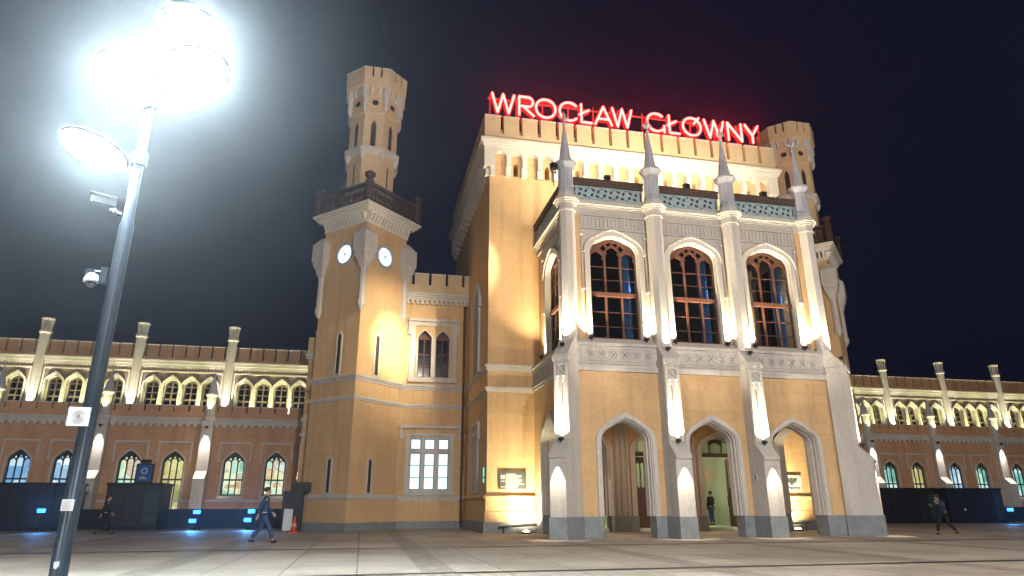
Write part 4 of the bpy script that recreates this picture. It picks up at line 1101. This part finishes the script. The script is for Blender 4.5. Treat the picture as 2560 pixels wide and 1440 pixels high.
letter([arcp(20.0, zm, .74, .76, 48, 318, 26)+[(20.62, zm-.52)], [(20.62, zm-.25), (20.62, z0-.02)]])
L_(21.06)
letter([arcp(22.93, zm, .74, .76, 0, 360, 32), [(23.10, zm+.28), (23.55, z1+.06)]])
W_(24.0, 25.62)
letter([[(25.98, z0), (25.98, z1), (27.12, z0), (27.12, z1)]])
letter([[(27.48, z1), (28.06, zm-.12), (28.06, z0)], [(28.60, z1), (28.06, zm-.12)]])
mb = MB(); F = SF
for z in (28.12, 29.55): mb.fbox(F, 7.0, 28.9, z-.05, z+.05, -.22, -.12)
mb.fbox(F, 7.0, 28.9, 28.0, 28.06, -.3, -.05)
for i in range(12):
    a = 7.2+i*1.96; mb.fbox(F, a-.04, a+.04, 26.0, 29.9, -.24, -.16); mb.tube(F.p(a, 29.4, -.2), F.p(a, 26.2, -1.6), .03, None, 5)
M['redsteel'] = mat('red_lead_steel', (.35, .05, .05), .6)
build(mb, 'frame', M['redsteel'], sign)

# ================================================================== small things on the hall front
def line_plate(F, a0, a1, b0, b1, dark, parent, label, name='information_plaque', cat='plaque'):
    t = thing(name, F.p((a0+a1)/2, b0, .08), label, cat)
    mb = MB(); mb.fbox(F, a0, a1, b0, b1, .0, .12); pl = build(mb, 'plate', M['plaque_dark'] if dark else M['plaque_pale'], t)
    return t, pl
M['plaque_dark'] = mat('dark_bronze_plate', (.06, .065, .07), .5, .1, 12)
M['plaque_pale'] = mat('pale_stone_plate', (.34, .37, .38), .6, .1, 12)
M['enamel'] = mat('pale_lettering', (.5, .53, .55), .5)
t, pl = line_plate(HF, 7.95-XC, 9.62-XC, 2.48, 3.48, True, None, 'dark plaque with pale lines of small text on the glowing wall left of the porch')
mb = MB()
for r in range(11):
    b = 3.36-r*.082; x0 = 8.35 if r not in (5, 9) else 8.05; x1 = x0+(.65, 1.0, 1.0, .8, 1.05, 1.3, .9, 1.1, .8, 1.05, .7)[r]
    x = x0
    while x < x1:
        wd = random.uniform(.06, .16); mb.fbox(HF, x-XC, min(x+wd, x1)-XC, b-.045, b, .12, .127); x += wd+.03
for a in (8.05, 8.19): mb.fbox(HF, a-XC, a+.1-XC, 3.05, 3.28, .12, .127)
build(mb, 'lettering', M['enamel'], pl)
t, pl = line_plate(HF, 26.85-XC, 28.3-XC, 2.45, 3.42, False, None, 'pale relief plaque on the lit wall seen through the right arch')
mb = MB(); c = 27.55-XC
mb.prism(HF, [(c, 3.25), (c+.1, 3.12), (c+.42, 3.22), (c+.34, 2.98), (c+.1, 2.9), (c+.06, 2.78), (c-.06, 2.78), (c-.1, 2.9), (c-.34, 2.98), (c-.42, 3.22), (c-.1, 3.12)], [], .12, .16)
for r in range(2):
    x = c-.5
    while x < c+.5: mb.fbox(HF, x, x+.07, 2.6-r*.09, 2.65-r*.09, .12, .14); x += .1
build(mb, 'relief', M['plaque_dark'], pl)
t = thing('pictogram_light', HL.p(HLn-.55, 3.0, .1), 'thin green lit strip on the shaded side wall beside the dark plaque', 'sign')
mb = MB(); mb.fbox(HL, HLn-.62, HLn-.5, 3.2, 3.75, .05, .12); mb.fbox(HL, HLn-.62, HLn-.5, 2.85, 3.12, .05, .12); build(mb, 'lit_face', M['green'], t)
mb = MB(); mb.fbox(HL, HLn-.64, HLn-.48, 2.82, 3.78, -.01, .05); build(mb, 'housing', M['dark'], t)
for sgn, lab in ((-1, 'round light set in the paving at the foot of the wall left of the porch'), (1, 'round light set in the paving seen through the right arch')):
    x = XC+sgn*8.75; y = 39.2
    t = thing('ground_uplight', (x, y, 0), lab, 'uplight')
    mb = MB(); mb.lathe((x, y, 0), [(.26, .0), (.26, .10), (.22, .12)], 16); build(mb, 'ring', M['dark'], t)
    mb = MB(); mb.lathe((x, y, 0), [(.19, .11), (.17, .16), (.06, .19)], 14); build(mb, 'lens', M['warmglow'], t)
    spot('wall_uplight', (x, y-.55, .3), (x-.1*sgn, 40.45, 2.9), 900, (1, .84, .50), 130, .9, .05)
    spot('wall_uplight', (x, y-.55, .3), (x-.1*sgn, 40.45, 4.6), 1300, (1, .82, .48), 70, 1, .05)
    t = thing('ramp_rail', (x, 39.9, 0), 'low steel kerb rail on short posts '+('left of the porch' if sgn < 0 else 'inside the right arch'), 'rail')
    mb = MB(); mb.tube((x-1.5, 39.9, .34), (x+1.4, 39.9, .48), .045, None, 8); build(mb, 'rail', M['pole'], t)
    for xx in (x-1.2, x+1.1): mb = MB(); mb.tube((xx, 39.9, 0), (xx, 39.9, .4), .035, None, 6); build(mb, 'post', M['pole'], t)
t = thing('intercom', PF.p(2.45, 3.1, 1), 'small grey box fixed to the side of the buttress left of the right arch', 'box')
mb = MB(); FI = Fr((XC+2.45-.44, PY-.55, 0), (0, -1, 0), (-1, 0, 0)); mb.prism(FI, rect(-.12, .12, 2.75, 3.1), [rect(-.07, .07, 2.82, 3.0)], 0, .06); build(mb, 'case', M['slate'], t)
mb = MB(); mb.fbox(FI, -.08, .08, 2.81, 3.01, .0, .03); build(mb, 'speaker_grille', M['dark'], t)

# ================================================================== street lamps of the square
def street_lamp(x, y, label, heads, k, group='tall lamp masts of the square', full=True):
    t = thing('street_lamp', (x, y, 0), label, 'street lamp', group)
    mb = MB(); mb.lathe((x, y, 0), [(.19, 0), (.19, .35), (.12, .4), (.115, 3.0), (.108, 5.9), (.108, 6.02), (.085, 6.12), (.075, 7.6), (.065, 10.6)], 20)
    build(mb, 'pole', M['pole'], t, True)
    for (dx, dy, z, nrm) in heads:
        hub = Vector((x+dx, y+dy, z)); n = Vector(nrm).normalized(); p0 = Vector((x, y, z-.05))
        mb = MB(); mb.tube(p0, hub-Vector((0, 0, 0))+n*-.05, .045, None, 8); mb.tube(Vector((x, y, z-.16)), Vector((x, y, z+.10)), .13, None, 12)
        arm = build(mb, 'arm', M['pole'], t)
        a = n.orthogonal().normalized(); b = n.cross(a)
        def disc(rs, nm, mt):
            mb = MB(); vs = []; fs = []; N = 24
            for r, h in rs: vs += [hub+(a*math.cos(2*math.pi*i/N)+b*math.sin(2*math.pi*i/N))*r+n*h for i in range(N)]
            for q in range(len(rs)-1):
                for i in range(N): fs.append((q*N+i, q*N+(i+1) % N, (q+1)*N+(i+1) % N, (q+1)*N+i))
            fs += [tuple(range(N-1, -1, -1)), tuple(range((len(rs)-1)*N, len(rs)*N))]
            mb.add(vs, fs); return build(mb, nm, mt, t, True)
        disc([(.10, -.16), (.4, -.12), (.56, -.03), (.56, .02), (.53, .03)], 'lamp_head', M['pole'])
        disc([(.52, .022), (.49, .06), (.26, .10)], 'diffuser', M['whiteglow'])
        spot('street_light', hub+n*.14, hub+n*5, k, COOL, 165, .6, .3)
    return t
H4 = [(-.66, -.15, 7.3, (-.25, -.15, -1)), (-.2, -.62, 8.45, (-.1, -.45, -1)), (.75, -.35, 8.95, (.3, -.25, -1)), (.28, .3, 10.35, (.1, -.1, -1))]
LX, LY = -4.13, 11.27
street_lamp(LX, LY, 'tall grey lamp mast with four glaring white heads at the left edge of the square', H4, 60)
# masts outside the picture that light the square and the fronts
def off_mast(x, y, k, z=15):
    for dx in (-.5, .5): spot('street_light', (x+dx, y, z), (XC, 40, 2), k, (1, .90, .80), 150, .6, .25)
off_mast(16, 3, 2300, 11); off_mast(46, 6, 2300, 14); off_mast(-16, -4, 2400, 14); off_mast(8, -34, 17000, 24)
# signs and cameras on the mast
lf = Fr((LX, LY, 0), (1, 0, 0), (0, -1, 0))
t = thing('pole_sign', (LX, LY-.2, 2.68), 'square white panel with a small ring emblem strapped to the lamp mast', 'sign')
mb = MB(); mb.fbox(lf, -.24, .06, 2.72, 3.00, .13, .15); pn = build(mb, 'panel', M['pwhite'], t)
mb = MB()
def ringp(F, ca, cb, r0, r1, c0, c1): return mb.prism(F, [(ca+r1*math.cos(q), cb+r1*math.sin(q)) for q in [math.pi/12*i for i in range(24)]], [[(ca+r0*math.cos(q), cb+r0*math.sin(q)) for q in [math.pi/12*i for i in range(24)]]], c0, c1)
ringp(lf, -.09, 2.86, .008, .026, .15, .154)
for k in range(3): ringp(lf, -.09, 2.86, .045+.022*k, .047+.022*k, .15, .152)
build(mb, 'emblem', mat('grey_print', (.22, .16, .2), .6), pn)
t = thing('notice', (LX, LY-.17, 1.48), 'small white notice taped to the lamp mast at head height', 'notice')
mb = MB(); mb.fbox(lf, -.09, .07, 1.52, 1.68, .122, .132); pn = build(mb, 'sheet', M['pwhite'], t)
mb = MB()
for r in range(5): mb.fbox(lf, -.07, .04-.02*(r % 3), 1.65-r*.025, 1.657-r*.025, .132, .134)
build(mb, 'printed_line', M['slate'], pn)
t = thing('sticker', (LX, LY-.16, .8), 'torn pale sticker low on the lamp mast', 'sticker')
mb = MB(); mb.prism(lf, [(-.03, .76), (-.04, .84), (.03, .85), (.035, .79), (0, .745)], [], .122, .128); build(mb, 'paper', M['pwhite'], t)
t = thing('dome_camera', (LX-.4, LY-.1, 4.9), 'white dome security camera on a bracket halfway up the lamp mast', 'camera')
mb = MB(); mb.tube((LX-.1, LY-.05, 5.16), (LX-.38, LY-.1, 5.16), .035, None, 8); mb.box(LX-.20, LX-.1, LY-.14, LY+.02, 4.98, 5.24); mb.tube((LX-.36, LY-.1, 5.19), (LX-.36, LY-.1, 5.10), .07, None, 12); build(mb, 'bracket', M['pole'], t)
mb = MB(); mb.lathe((LX-.32, LY-.1, 0), [(.04, 5.13), (.08, 5.10), (.105, 5.02), (.11, 4.98)], 20); build(mb, 'housing', M['pwhite'], t, True)
mb = MB(); mb.sphere((LX-.32, LY-.1, 4.97), .078, 16); build(mb, 'dome', mat('smoked_dome', (.02, .02, .03), .1, spec=.8), t, True)
t = thing('bullet_camera', (LX-.35, LY-.1, 6.2), 'dark box camera pointing left on the lamp mast above the dome', 'camera')
mb = MB(); mb.tube((LX-.1, LY-.05, 6.20), (LX-.26, LY-.12, 6.24), .035, None, 8); mb.sphere((LX-.2, LY-.1, 6.22), .06, 10); build(mb, 'bracket', M['pole'], t)
mb = MB(); FC = Fr((LX-.34, LY-.14, 6.38), (-.85, -.5, 0), (.5, -.85, 0)); mb.fbox(FC, -.15, .17, -.07, .07, -.07, .07); mb.fbox(FC, -.15, .24, .07, .09, -.08, .08); build(mb, 'housing', M['dark'], t)
mb = MB(); mb.tube(FC.p(.17, 0, 0), FC.p(.20, 0, 0), .05, None, 12); build(mb, 'lens', M['pwhite'], t)

# ================================================================== kiosks, low walls, floods and clutter in front of the wings
def kiosk(x0, x1, y, h, label):
    t = thing('kiosk', ((x0+x1)/2, y, 0), label, 'kiosk')
    mb = MB(); mb.box(x0, x1, y, y+2.6, .25, h-.16); build(mb, 'shell', M['kiosk'], t)
    mb = MB(); mb.box(x0-.1, x1+.1, y-.12, y+2.7, h-.16, h); build(mb, 'roof', M['dark'], t)
    mb = MB(); mb.box(x0-.05, x1+.05, y-.06, y+2.65, 0, .25); build(mb, 'base', M['dark'], t)
    n = max(3, int((x1-x0)/.9)); mb = MB()
    for i in range(n+1):
        x = x0+(x1-x0)*i/n; mb.box(x-.035, x+.035, y-.05, y+.02, .25, h-.16)
    for z in (1.1,): mb.box(x0, x1, y-.045, y+.0, z-.03, z+.03)
    build(mb, 'mullion', M['dark'], t)
    mb = MB(); mb.box(x1-(x1-x0)/n+.12, x1-.12, y-.04, y-.02, .4, h-.5); build(mb, 'door_panel', M['kiosk_t'], t)
M['kiosk'] = mat('black_glazed_shell', (.010, .012, .022), .45, .1, 3, spec=.6)
M['kiosk_t'] = mat('teal_black_door', (.02, .05, .06), .35, .1, 3, spec=.5)
kiosk(-27.5, -19.3, 52, 3.05, 'long low dark kiosk behind the lamp mast, leftmost of the square')
kiosk(-16.9, -13.5, 51.6, 3.05, 'narrow dark kiosk standing under the two yellow-lit arched windows')
kiosk(43.2, 49.7, 52, 2.95, 'dark kiosk beside the grey corner buttress of the porch')
kiosk(50.5, 56.3, 51.6, 2.95, 'dark kiosk behind the striding person with the stick')
M['lowwall'] = mat('black_stone_wall', (.012, .014, .022), .6, .2, 6)
for x0, x1, lab in ((-45, -5.3, 'low black stone wall running along the foot of the left wing'), (43, 82, 'low black stone wall running along the foot of the right wing')):
    mb = MB(); mb.box(x0, x1, 54.2, 54.9, 0, 1.2); o = build(mb, 'low_wall', M['lowwall']); tag(o, lab, 'wall')
    mb = MB(); mb.box(x0-.05, x1+.05, 54.12, 54.98, 1.2, 1.32); build(mb, 'coping', M['dark'], o)
def blue_flood(x, y, zs, label, aim=(0, -1)):
    t = thing('blue_floodlight', (x, y, 0), label, 'floodlight', 'blue floods in front of the wings')
    mb = MB(); mb.tube((x, y, 0), (x, y, max(zs)+.1), .04, None, 6)
    for q in (0, 2.1, 4.2): mb.tube((x, y, .35), (x+.35*math.cos(q), y+.35*math.sin(q), 0), .03, None, 6)
    build(mb, 'stand', M['dark'], t)
    for i, z in enumerate(zs):
        xx = x-.2*i
        d = Vector((aim[0], aim[1], 0)).normalized(); F = Fr((xx, y-.05, z), (-d.y, d.x, 0), d)
        mb = MB(); mb.fbox(F, -.24, .24, -.14, .14, -.15, .05); build(mb, 'head', M['dark'], t)
        mb = MB(); mb.fbox(F, -.21, .21, -.11, .11, .05, .065); build(mb, 'lens', M['blueglow'], t)
        spot('blue_flood', F.p(0, 0, .12), F.p(-.2, -1.0, 7), 120, (.08, .42, 1), 100, .8, .08)
blue_flood(-10.7, 50, (1.15, .6), 'left pair of glaring blue floods on the square', (.1, -1))
blue_flood(-7.25, 50, (1.19, .63), 'right pair of glaring blue floods, just behind the walking person', (.05, -1))
blue_flood(54.6, 49.5, (1.12,), 'single blue flood at the right edge of the square', (-.9, -1))
blue_flood(-19.8, 49.5, (1.27,), 'single small blue flood in front of the long left kiosk', (.6, -1))
t = thing('equipment_case', (-4.2, 47.4, 0), 'stack of black cases against the foot of the clock tower', 'case')
mb = MB(); mb.box(-5.0, -3.75, 47.0, 47.9, .12, 2.45); c1 = build(mb, 'lower_case', M['dark'], t)
mb = MB(); mb.box(-4.55, -3.35, 47.1, 47.9, 2.46, 3.02); build(mb, 'upper_case', M['dark'], t)
mb = MB()
for z in (.5, 1.2, 1.9): mb.box(-5.02, -3.73, 46.98, 47.0, z, z+.05)
for x in (-4.85, -3.9): mb.lathe((x, 47.2, 0), [(.1, 0), (.1, .13)], 10)
build(mb, 'edge_strip', M['pole'], c1)
t = thing('display_board', (-4.5, 46.2, 0), 'small pale board leaning in front of the black cases', 'board')
FB = Fr((-4.5, 46.2, 0), (1, 0, 0), (0, -1, -.0)); mb = MB(); mb.wedge(FB, -.27, .27, [(.05, .12), (1.35, -.1), (1.35, -.14), (.05, .07)]); build(mb, 'board', M['pwhite'], t)
for a in (-.24, .2): mb = MB(); mb.tube(FB.p(a+.02, 0, -.45), FB.p(a+.02, 1.25, -.12), .025, None, 6); build(mb, 'leg', M['dark'], t)
t = thing('traffic_cone', (-3.85, 43.6, 0), 'orange traffic cone in front of the clock tower corner', 'cone')
mb = MB(); mb.box(-4.1, -3.6, 43.35, 43.85, 0, .06); build(mb, 'base', mat('orange_rubber', (.7, .09, .03), .6), t)
mb = MB(); mb.lathe((-3.85, 43.6, 0), [(.20, .06), (.06, .82), (.05, .92), (.035, .93)], 16); build(mb, 'body', bpy.data.materials['orange_rubber'], t, True)
mb = MB(); mb.lathe((-3.85, 43.6, 0), [(.152, .36), (.118, .55)], 16, None, False); build(mb, 'band', M['orange_band'] if 'orange_band' in M else mat('dull_orange_band', (.75, .3, .2), .5), t, True)

FS = Fr((-16.55, 57.9, 0), (1, 0, 0), (0, -1, 0))
t = thing('wall_sign', (-16.55, 57.9, 3.2), 'dim blue sign box with a dark cap between two yellow-lit arched windows', 'sign')
mb = MB(); mb.fbox(FS, -.62, .62, 3.2, 4.65, .0, .22); mb.fbox(FS, -.35, .35, 4.75, 4.95, .0, .3); build(mb, 'box', M['dark'], t)
mb = MB(); mb.fbox(FS, -.52, .52, 3.3, 4.55, .22, .24); build(mb, 'face', emis('dim_blue_sign', (.03, .08, .22), .45), t)
mb = MB(); ringp(FS, 0, 4.1, .15, .24, .24, .25); mb.fbox(FS, -.28, .28, 3.5, 3.56, .24, .25); mb.fbox(FS, -.28, .1, 3.62, 3.68, .24, .25); build(mb, 'emblem', M['enamel'], t)
# ================================================================== people
def skin(name, V, E, Rr, m, parent, origin, mx):
    me = bpy.data.meshes.new(name); me.from_pydata([mx @ Vector(v) for v in V], E, [])
    o = bpy.data.objects.new(name, me); COL.objects.link(o)
    md = o.modifiers.new('s', 'SKIN'); md.use_smooth_shade = True; md.use_x_symmetry = False
    k = mx.to_scale()[0]
    for i, d in enumerate(me.skin_vertices[0].data): d.radius = (Rr[i]*k, Rr[i]*k); d.use_root = (i == 0)
    sb = o.modifiers.new('b', 'SUBSURF'); sb.levels = 1; sb.render_levels = 1
    dg = bpy.context.evaluated_depsgraph_get(); dg.update()
    nm = bpy.data.meshes.new_from_object(o.evaluated_get(dg)); nm.name = name
    bpy.data.objects.remove(o); bpy.data.meshes.remove(me)
    nm.materials.clear(); nm.materials.append(m)
    for p in nm.polygons: p.use_smooth = True
    r = bpy.data.objects.new(name, nm); COL.objects.link(r); r.parent = parent; r.location = (0, 0, 0); return r
M['skin'] = mat('skin', (.42, .24, .17), .6); M['hair'] = mat('dark_hair', (.03, .022, .018), .7)
M['navy'] = mat('navy_jacket', (.02, .03, .07), .8, .2, 14); M['black'] = mat('black_coat', (.012, .012, .016), .8, .2, 14)
M['jeans'] = mat('blue_jeans', (.035, .06, .13), .9, .2, 20); M['shoe'] = mat('black_shoe', (.012, .012, .012), .5)
M['bluecoat'] = mat('blue_coat', (.025, .05, .11), .8, .2, 14)
def person(loc, H, heading, pose, jm, tm, label):
    """pose: joint positions in body heights, x = forward, y = left, z = up"""
    t = thing('person', loc, label, 'person')
    mx = Matrix.Rotation(heading, 4, 'Z') @ Matrix.Scale(H, 4)
    P = pose
    hip, chest, neck, head = P['hip'], P['chest'], P['neck'], P['head']
    V = []; E = []; Rr = []
    def add(p, r, par=None):
        V.append(tuple(p)); Rr.append(r)
        if par is not None: E.append((par, len(V)-1))
        return len(V)-1
    a = add(hip, .075); b = add(chest, .082, a); c = add(neck, .034, b)
    hd = Vector(head); nk = Vector(neck); fwd = Vector((1, 0, -.15 if P.get('look_down') else 0)).normalized()
    j = add(hd-Vector((0, 0, .035))+fwd*.012, .042, c); k = add(hd+Vector((-.004, 0, .012)), .055, j); add(hd+Vector((-.008, 0, .052)), .034, k)
    n1 = add(hd+fwd*.055+Vector((0, 0, -.012)), .010, j); add(hd+fwd*.066+Vector((0, 0, -.018)), .006, n1)
    for s in (1, -1): e = add(hd+Vector((-.008, s*.052, -.004)), .009, k); add(hd+Vector((-.014, s*.058, -.002)), .007, e)
    for s in ('l', 'r'):
        sy = 1 if s == 'l' else -1
        sh, el, wr = Vector(P[s+'sh']), Vector(P[s+'el']), Vector(P[s+'wr'])
        i1 = add(sh, .036, b); i2 = add(el, .024, i1); i3 = add(wr, .015, i2)
        d = (wr-el).normalized(); pm = wr+d*.035; i4 = add(pm, .019, i3); sd = Vector((1, 0, 0)) if abs(d.z) > .5 else Vector((0, sy, 0)); sd = (sd-d*sd.dot(d)).normalized()
        for q, (o_, L) in enumerate(((-.015, .036), (-.005, .043), (.005, .041), (.014, .032))):
            f1 = add(pm+d*.022+sd*o_, .0062, i4); f2 = add(pm+d*(.022+L*.5)+sd*o_+Vector((0, -sy*.004, 0)), .0056, f1); add(pm+d*(.022+L*.85)+sd*o_+Vector((0, -sy*.012, 0)), .005, f2)
        th = add(wr+d*.02+sd*.024, .007, i4); add(wr+d*.045+sd*.034, .006, th)
        kn, an, to = Vector(P[s+'kn']), Vector(P[s+'an']), Vector(P[s+'to'])
        h1 = add(Vector(hip)+Vector((0, sy*.052, -.03)), .052, a); h2 = add(kn, .032, h1); h3 = add(an, .022, h2); add(to, .018, h3)
    skin('body', V, E, Rr, M['skin'], t, loc, mx)
    # jacket
    V = []; E = []; Rr = []
    a = add(Vector(hip)+Vector((0, 0, -.05)), .094); a2 = add(Vector(hip)*.5+Vector(chest)*.5, .086, a); b = add(chest, .095, a2); c = add(Vector(neck)-Vector((0, 0, .012)), .045, b)
    for s in ('l', 'r'):
        sh, el, wr = Vector(P[s+'sh']), Vector(P[s+'el']), Vector(P[s+'wr'])
        i1 = add(sh, .046, b); i2 = add(el, .035, i1); add(wr-(wr-el)*.06, .027, i2)
    skin('jacket', V, E, Rr, M[jm], t, loc, mx)
    V = []; E = []; Rr = []
    a = add(hip, .084)
    for s in ('l', 'r'):
        sy = 1 if s == 'l' else -1
        kn, an = Vector(P[s+'kn']), Vector(P[s+'an'])
        h1 = add(Vector(hip)+Vector((0, sy*.054, -.04)), .062, a); h2 = add(kn, .044, h1); add(an+(kn-an)*.08, .036, h2)
    skin('trousers', V, E, Rr, M[tm], t, loc, mx)
    for s in ('l', 'r'):
        an, to = Vector(P[s+'an']), Vector(P[s+'to']); V = []; E = []; Rr = []
        a = add(an+Vector((0, 0, -.008)), .027); b = add(an*.4+to*.6, .025, a); add(to, .02, b); bk = add(an+Vector((-.02, 0, -.018)), .022, a)
        skin('shoe', V, E, Rr, M['shoe'], t, loc, mx)
    mb = MB(); mb.sphere((0, 0, 0), 1, 14); cc = hd+Vector((-.018, 0, .030)); rot = Matrix.Rotation(heading, 3, 'Z')
    mb.v = [rot @ Vector(((cc.x+v[0]*.064)*H, (cc.y+v[1]*.058)*H, (cc.z+v[2]*.052)*H))+Vector(loc) for v in mb.v]
    build(mb, 'hair', M['hair'], t, True)
    return t
WALK = dict(hip=(0, 0, .52), chest=(.015, 0, .72), neck=(.02, 0, .845), head=(.035, 0, .925), lsh=(.01, .105, .80), rsh=(.02, -.105, .80),
            lel=(.05, .15, .64), lwr=(.15, .13, .53), rel=(-.07, -.15, .65), rwr=(-.10, -.14, .50), lkn=(-.02, .055, .28), lan=(-.20, .05, .07), lto=(-.12, .055, .02),
            rkn=(.12, -.05, .29), ran=(.20, -.05, .045), rto=(.28, -.055, .025))
STAND = dict(hip=(0, 0, .52), chest=(.0, 0, .72), neck=(.0, 0, .845), head=(.012, 0, .925), lsh=(0, .11, .80), rsh=(0, -.11, .80),
             lel=(.0, .15, .64), lwr=(.06, .12, .53), rel=(.0, -.15, .64), rwr=(.07, -.12, .53), lkn=(.01, .06, .28), lan=(0, .065, .045), lto=(.08, .075, .02),
             rkn=(.01, -.06, .28), ran=(-.01, -.065, .045), rto=(.07, -.075, .02))
CARRY = dict(WALK, chest=(.05, 0, .70), neck=(.09, 0, .82), head=(.125, 0, .895), lsh=(.06, .11, .78), rsh=(.07, -.11, .78), lel=(.13, .15, .66), lwr=(.20, .10, .76), rel=(.12, -.16, .64), rwr=(.22, -.12, .70),
             lkn=(-.03, .055, .28), lan=(-.24, .05, .08), rkn=(.16, -.05, .29), ran=(.22, -.05, .045), rto=(.30, -.055, .025), lto=(-.16, .05, .025))
person((-14.5, 44.6, 0), 2.18, R_(20), WALK, 'black', 'black', 'dark-clothed person walking past the narrow kiosk at the left')
person((-4.2, 32.6, 0), 2.36, R_(5), WALK, 'bluecoat', 'jeans', 'person in a blue coat and jeans striding right in front of the blue floods')
person((24.15, 45.0, .2), 2.3, R_(115), STAND, 'black', 'jeans', 'person in a black jacket and jeans standing in the open middle doorway')
person((31.2, 32.3, 0), 2.16, R_(175), CARRY, 'navy', 'black', 'person in dark clothes striding left at the right edge of the square')
t = thing('stick', (31.1, 32.1, 1.6), 'long thin pale pole held over the shoulder by the striding person', 'pole')
mb = MB(); mb.tube((30.62, 32.02, 1.98), (32.35, 32.02, 1.30), .022, .03, 8); build(mb, 'shaft', M['pole'], t)
mb = MB(); mb.sphere((32.36, 32.02, 1.30), .05, 10); build(mb, 'tip', M['pwhite'], t)

# ================================================================== haze added to give bloom round the lamps and the sign
HAZE = 0.0014
if HAZE:
    mb = MB(); mb.box(-70, 130, -48, 92, -1.4, 46)
    m = bpy.data.materials.new('bloom_haze'); m.use_nodes = True; n = m.node_tree; n.nodes.clear()
    pv = n.nodes.new('ShaderNodeVolumePrincipled'); o = n.nodes.new('ShaderNodeOutputMaterial'); n.links.new(pv.outputs[0], o.inputs['Volume'])
    pv.inputs['Density'].default_value = HAZE; pv.inputs['Color'].default_value = (.85, .88, .95, 1); pv.inputs['Anisotropy'].default_value = .9
    tag(build(mb, 'haze', m), kind='stuff')

# ================================================================== final scale: survey units -> metres
def finish():
    bpy.context.view_layer.update()
    for me in bpy.data.meshes: me.transform(Matrix.Scale(S, 4))
    for o in bpy.data.objects:
        if o.type in ('MESH', 'EMPTY'): o.location = Vector(o.location)*S
finish()
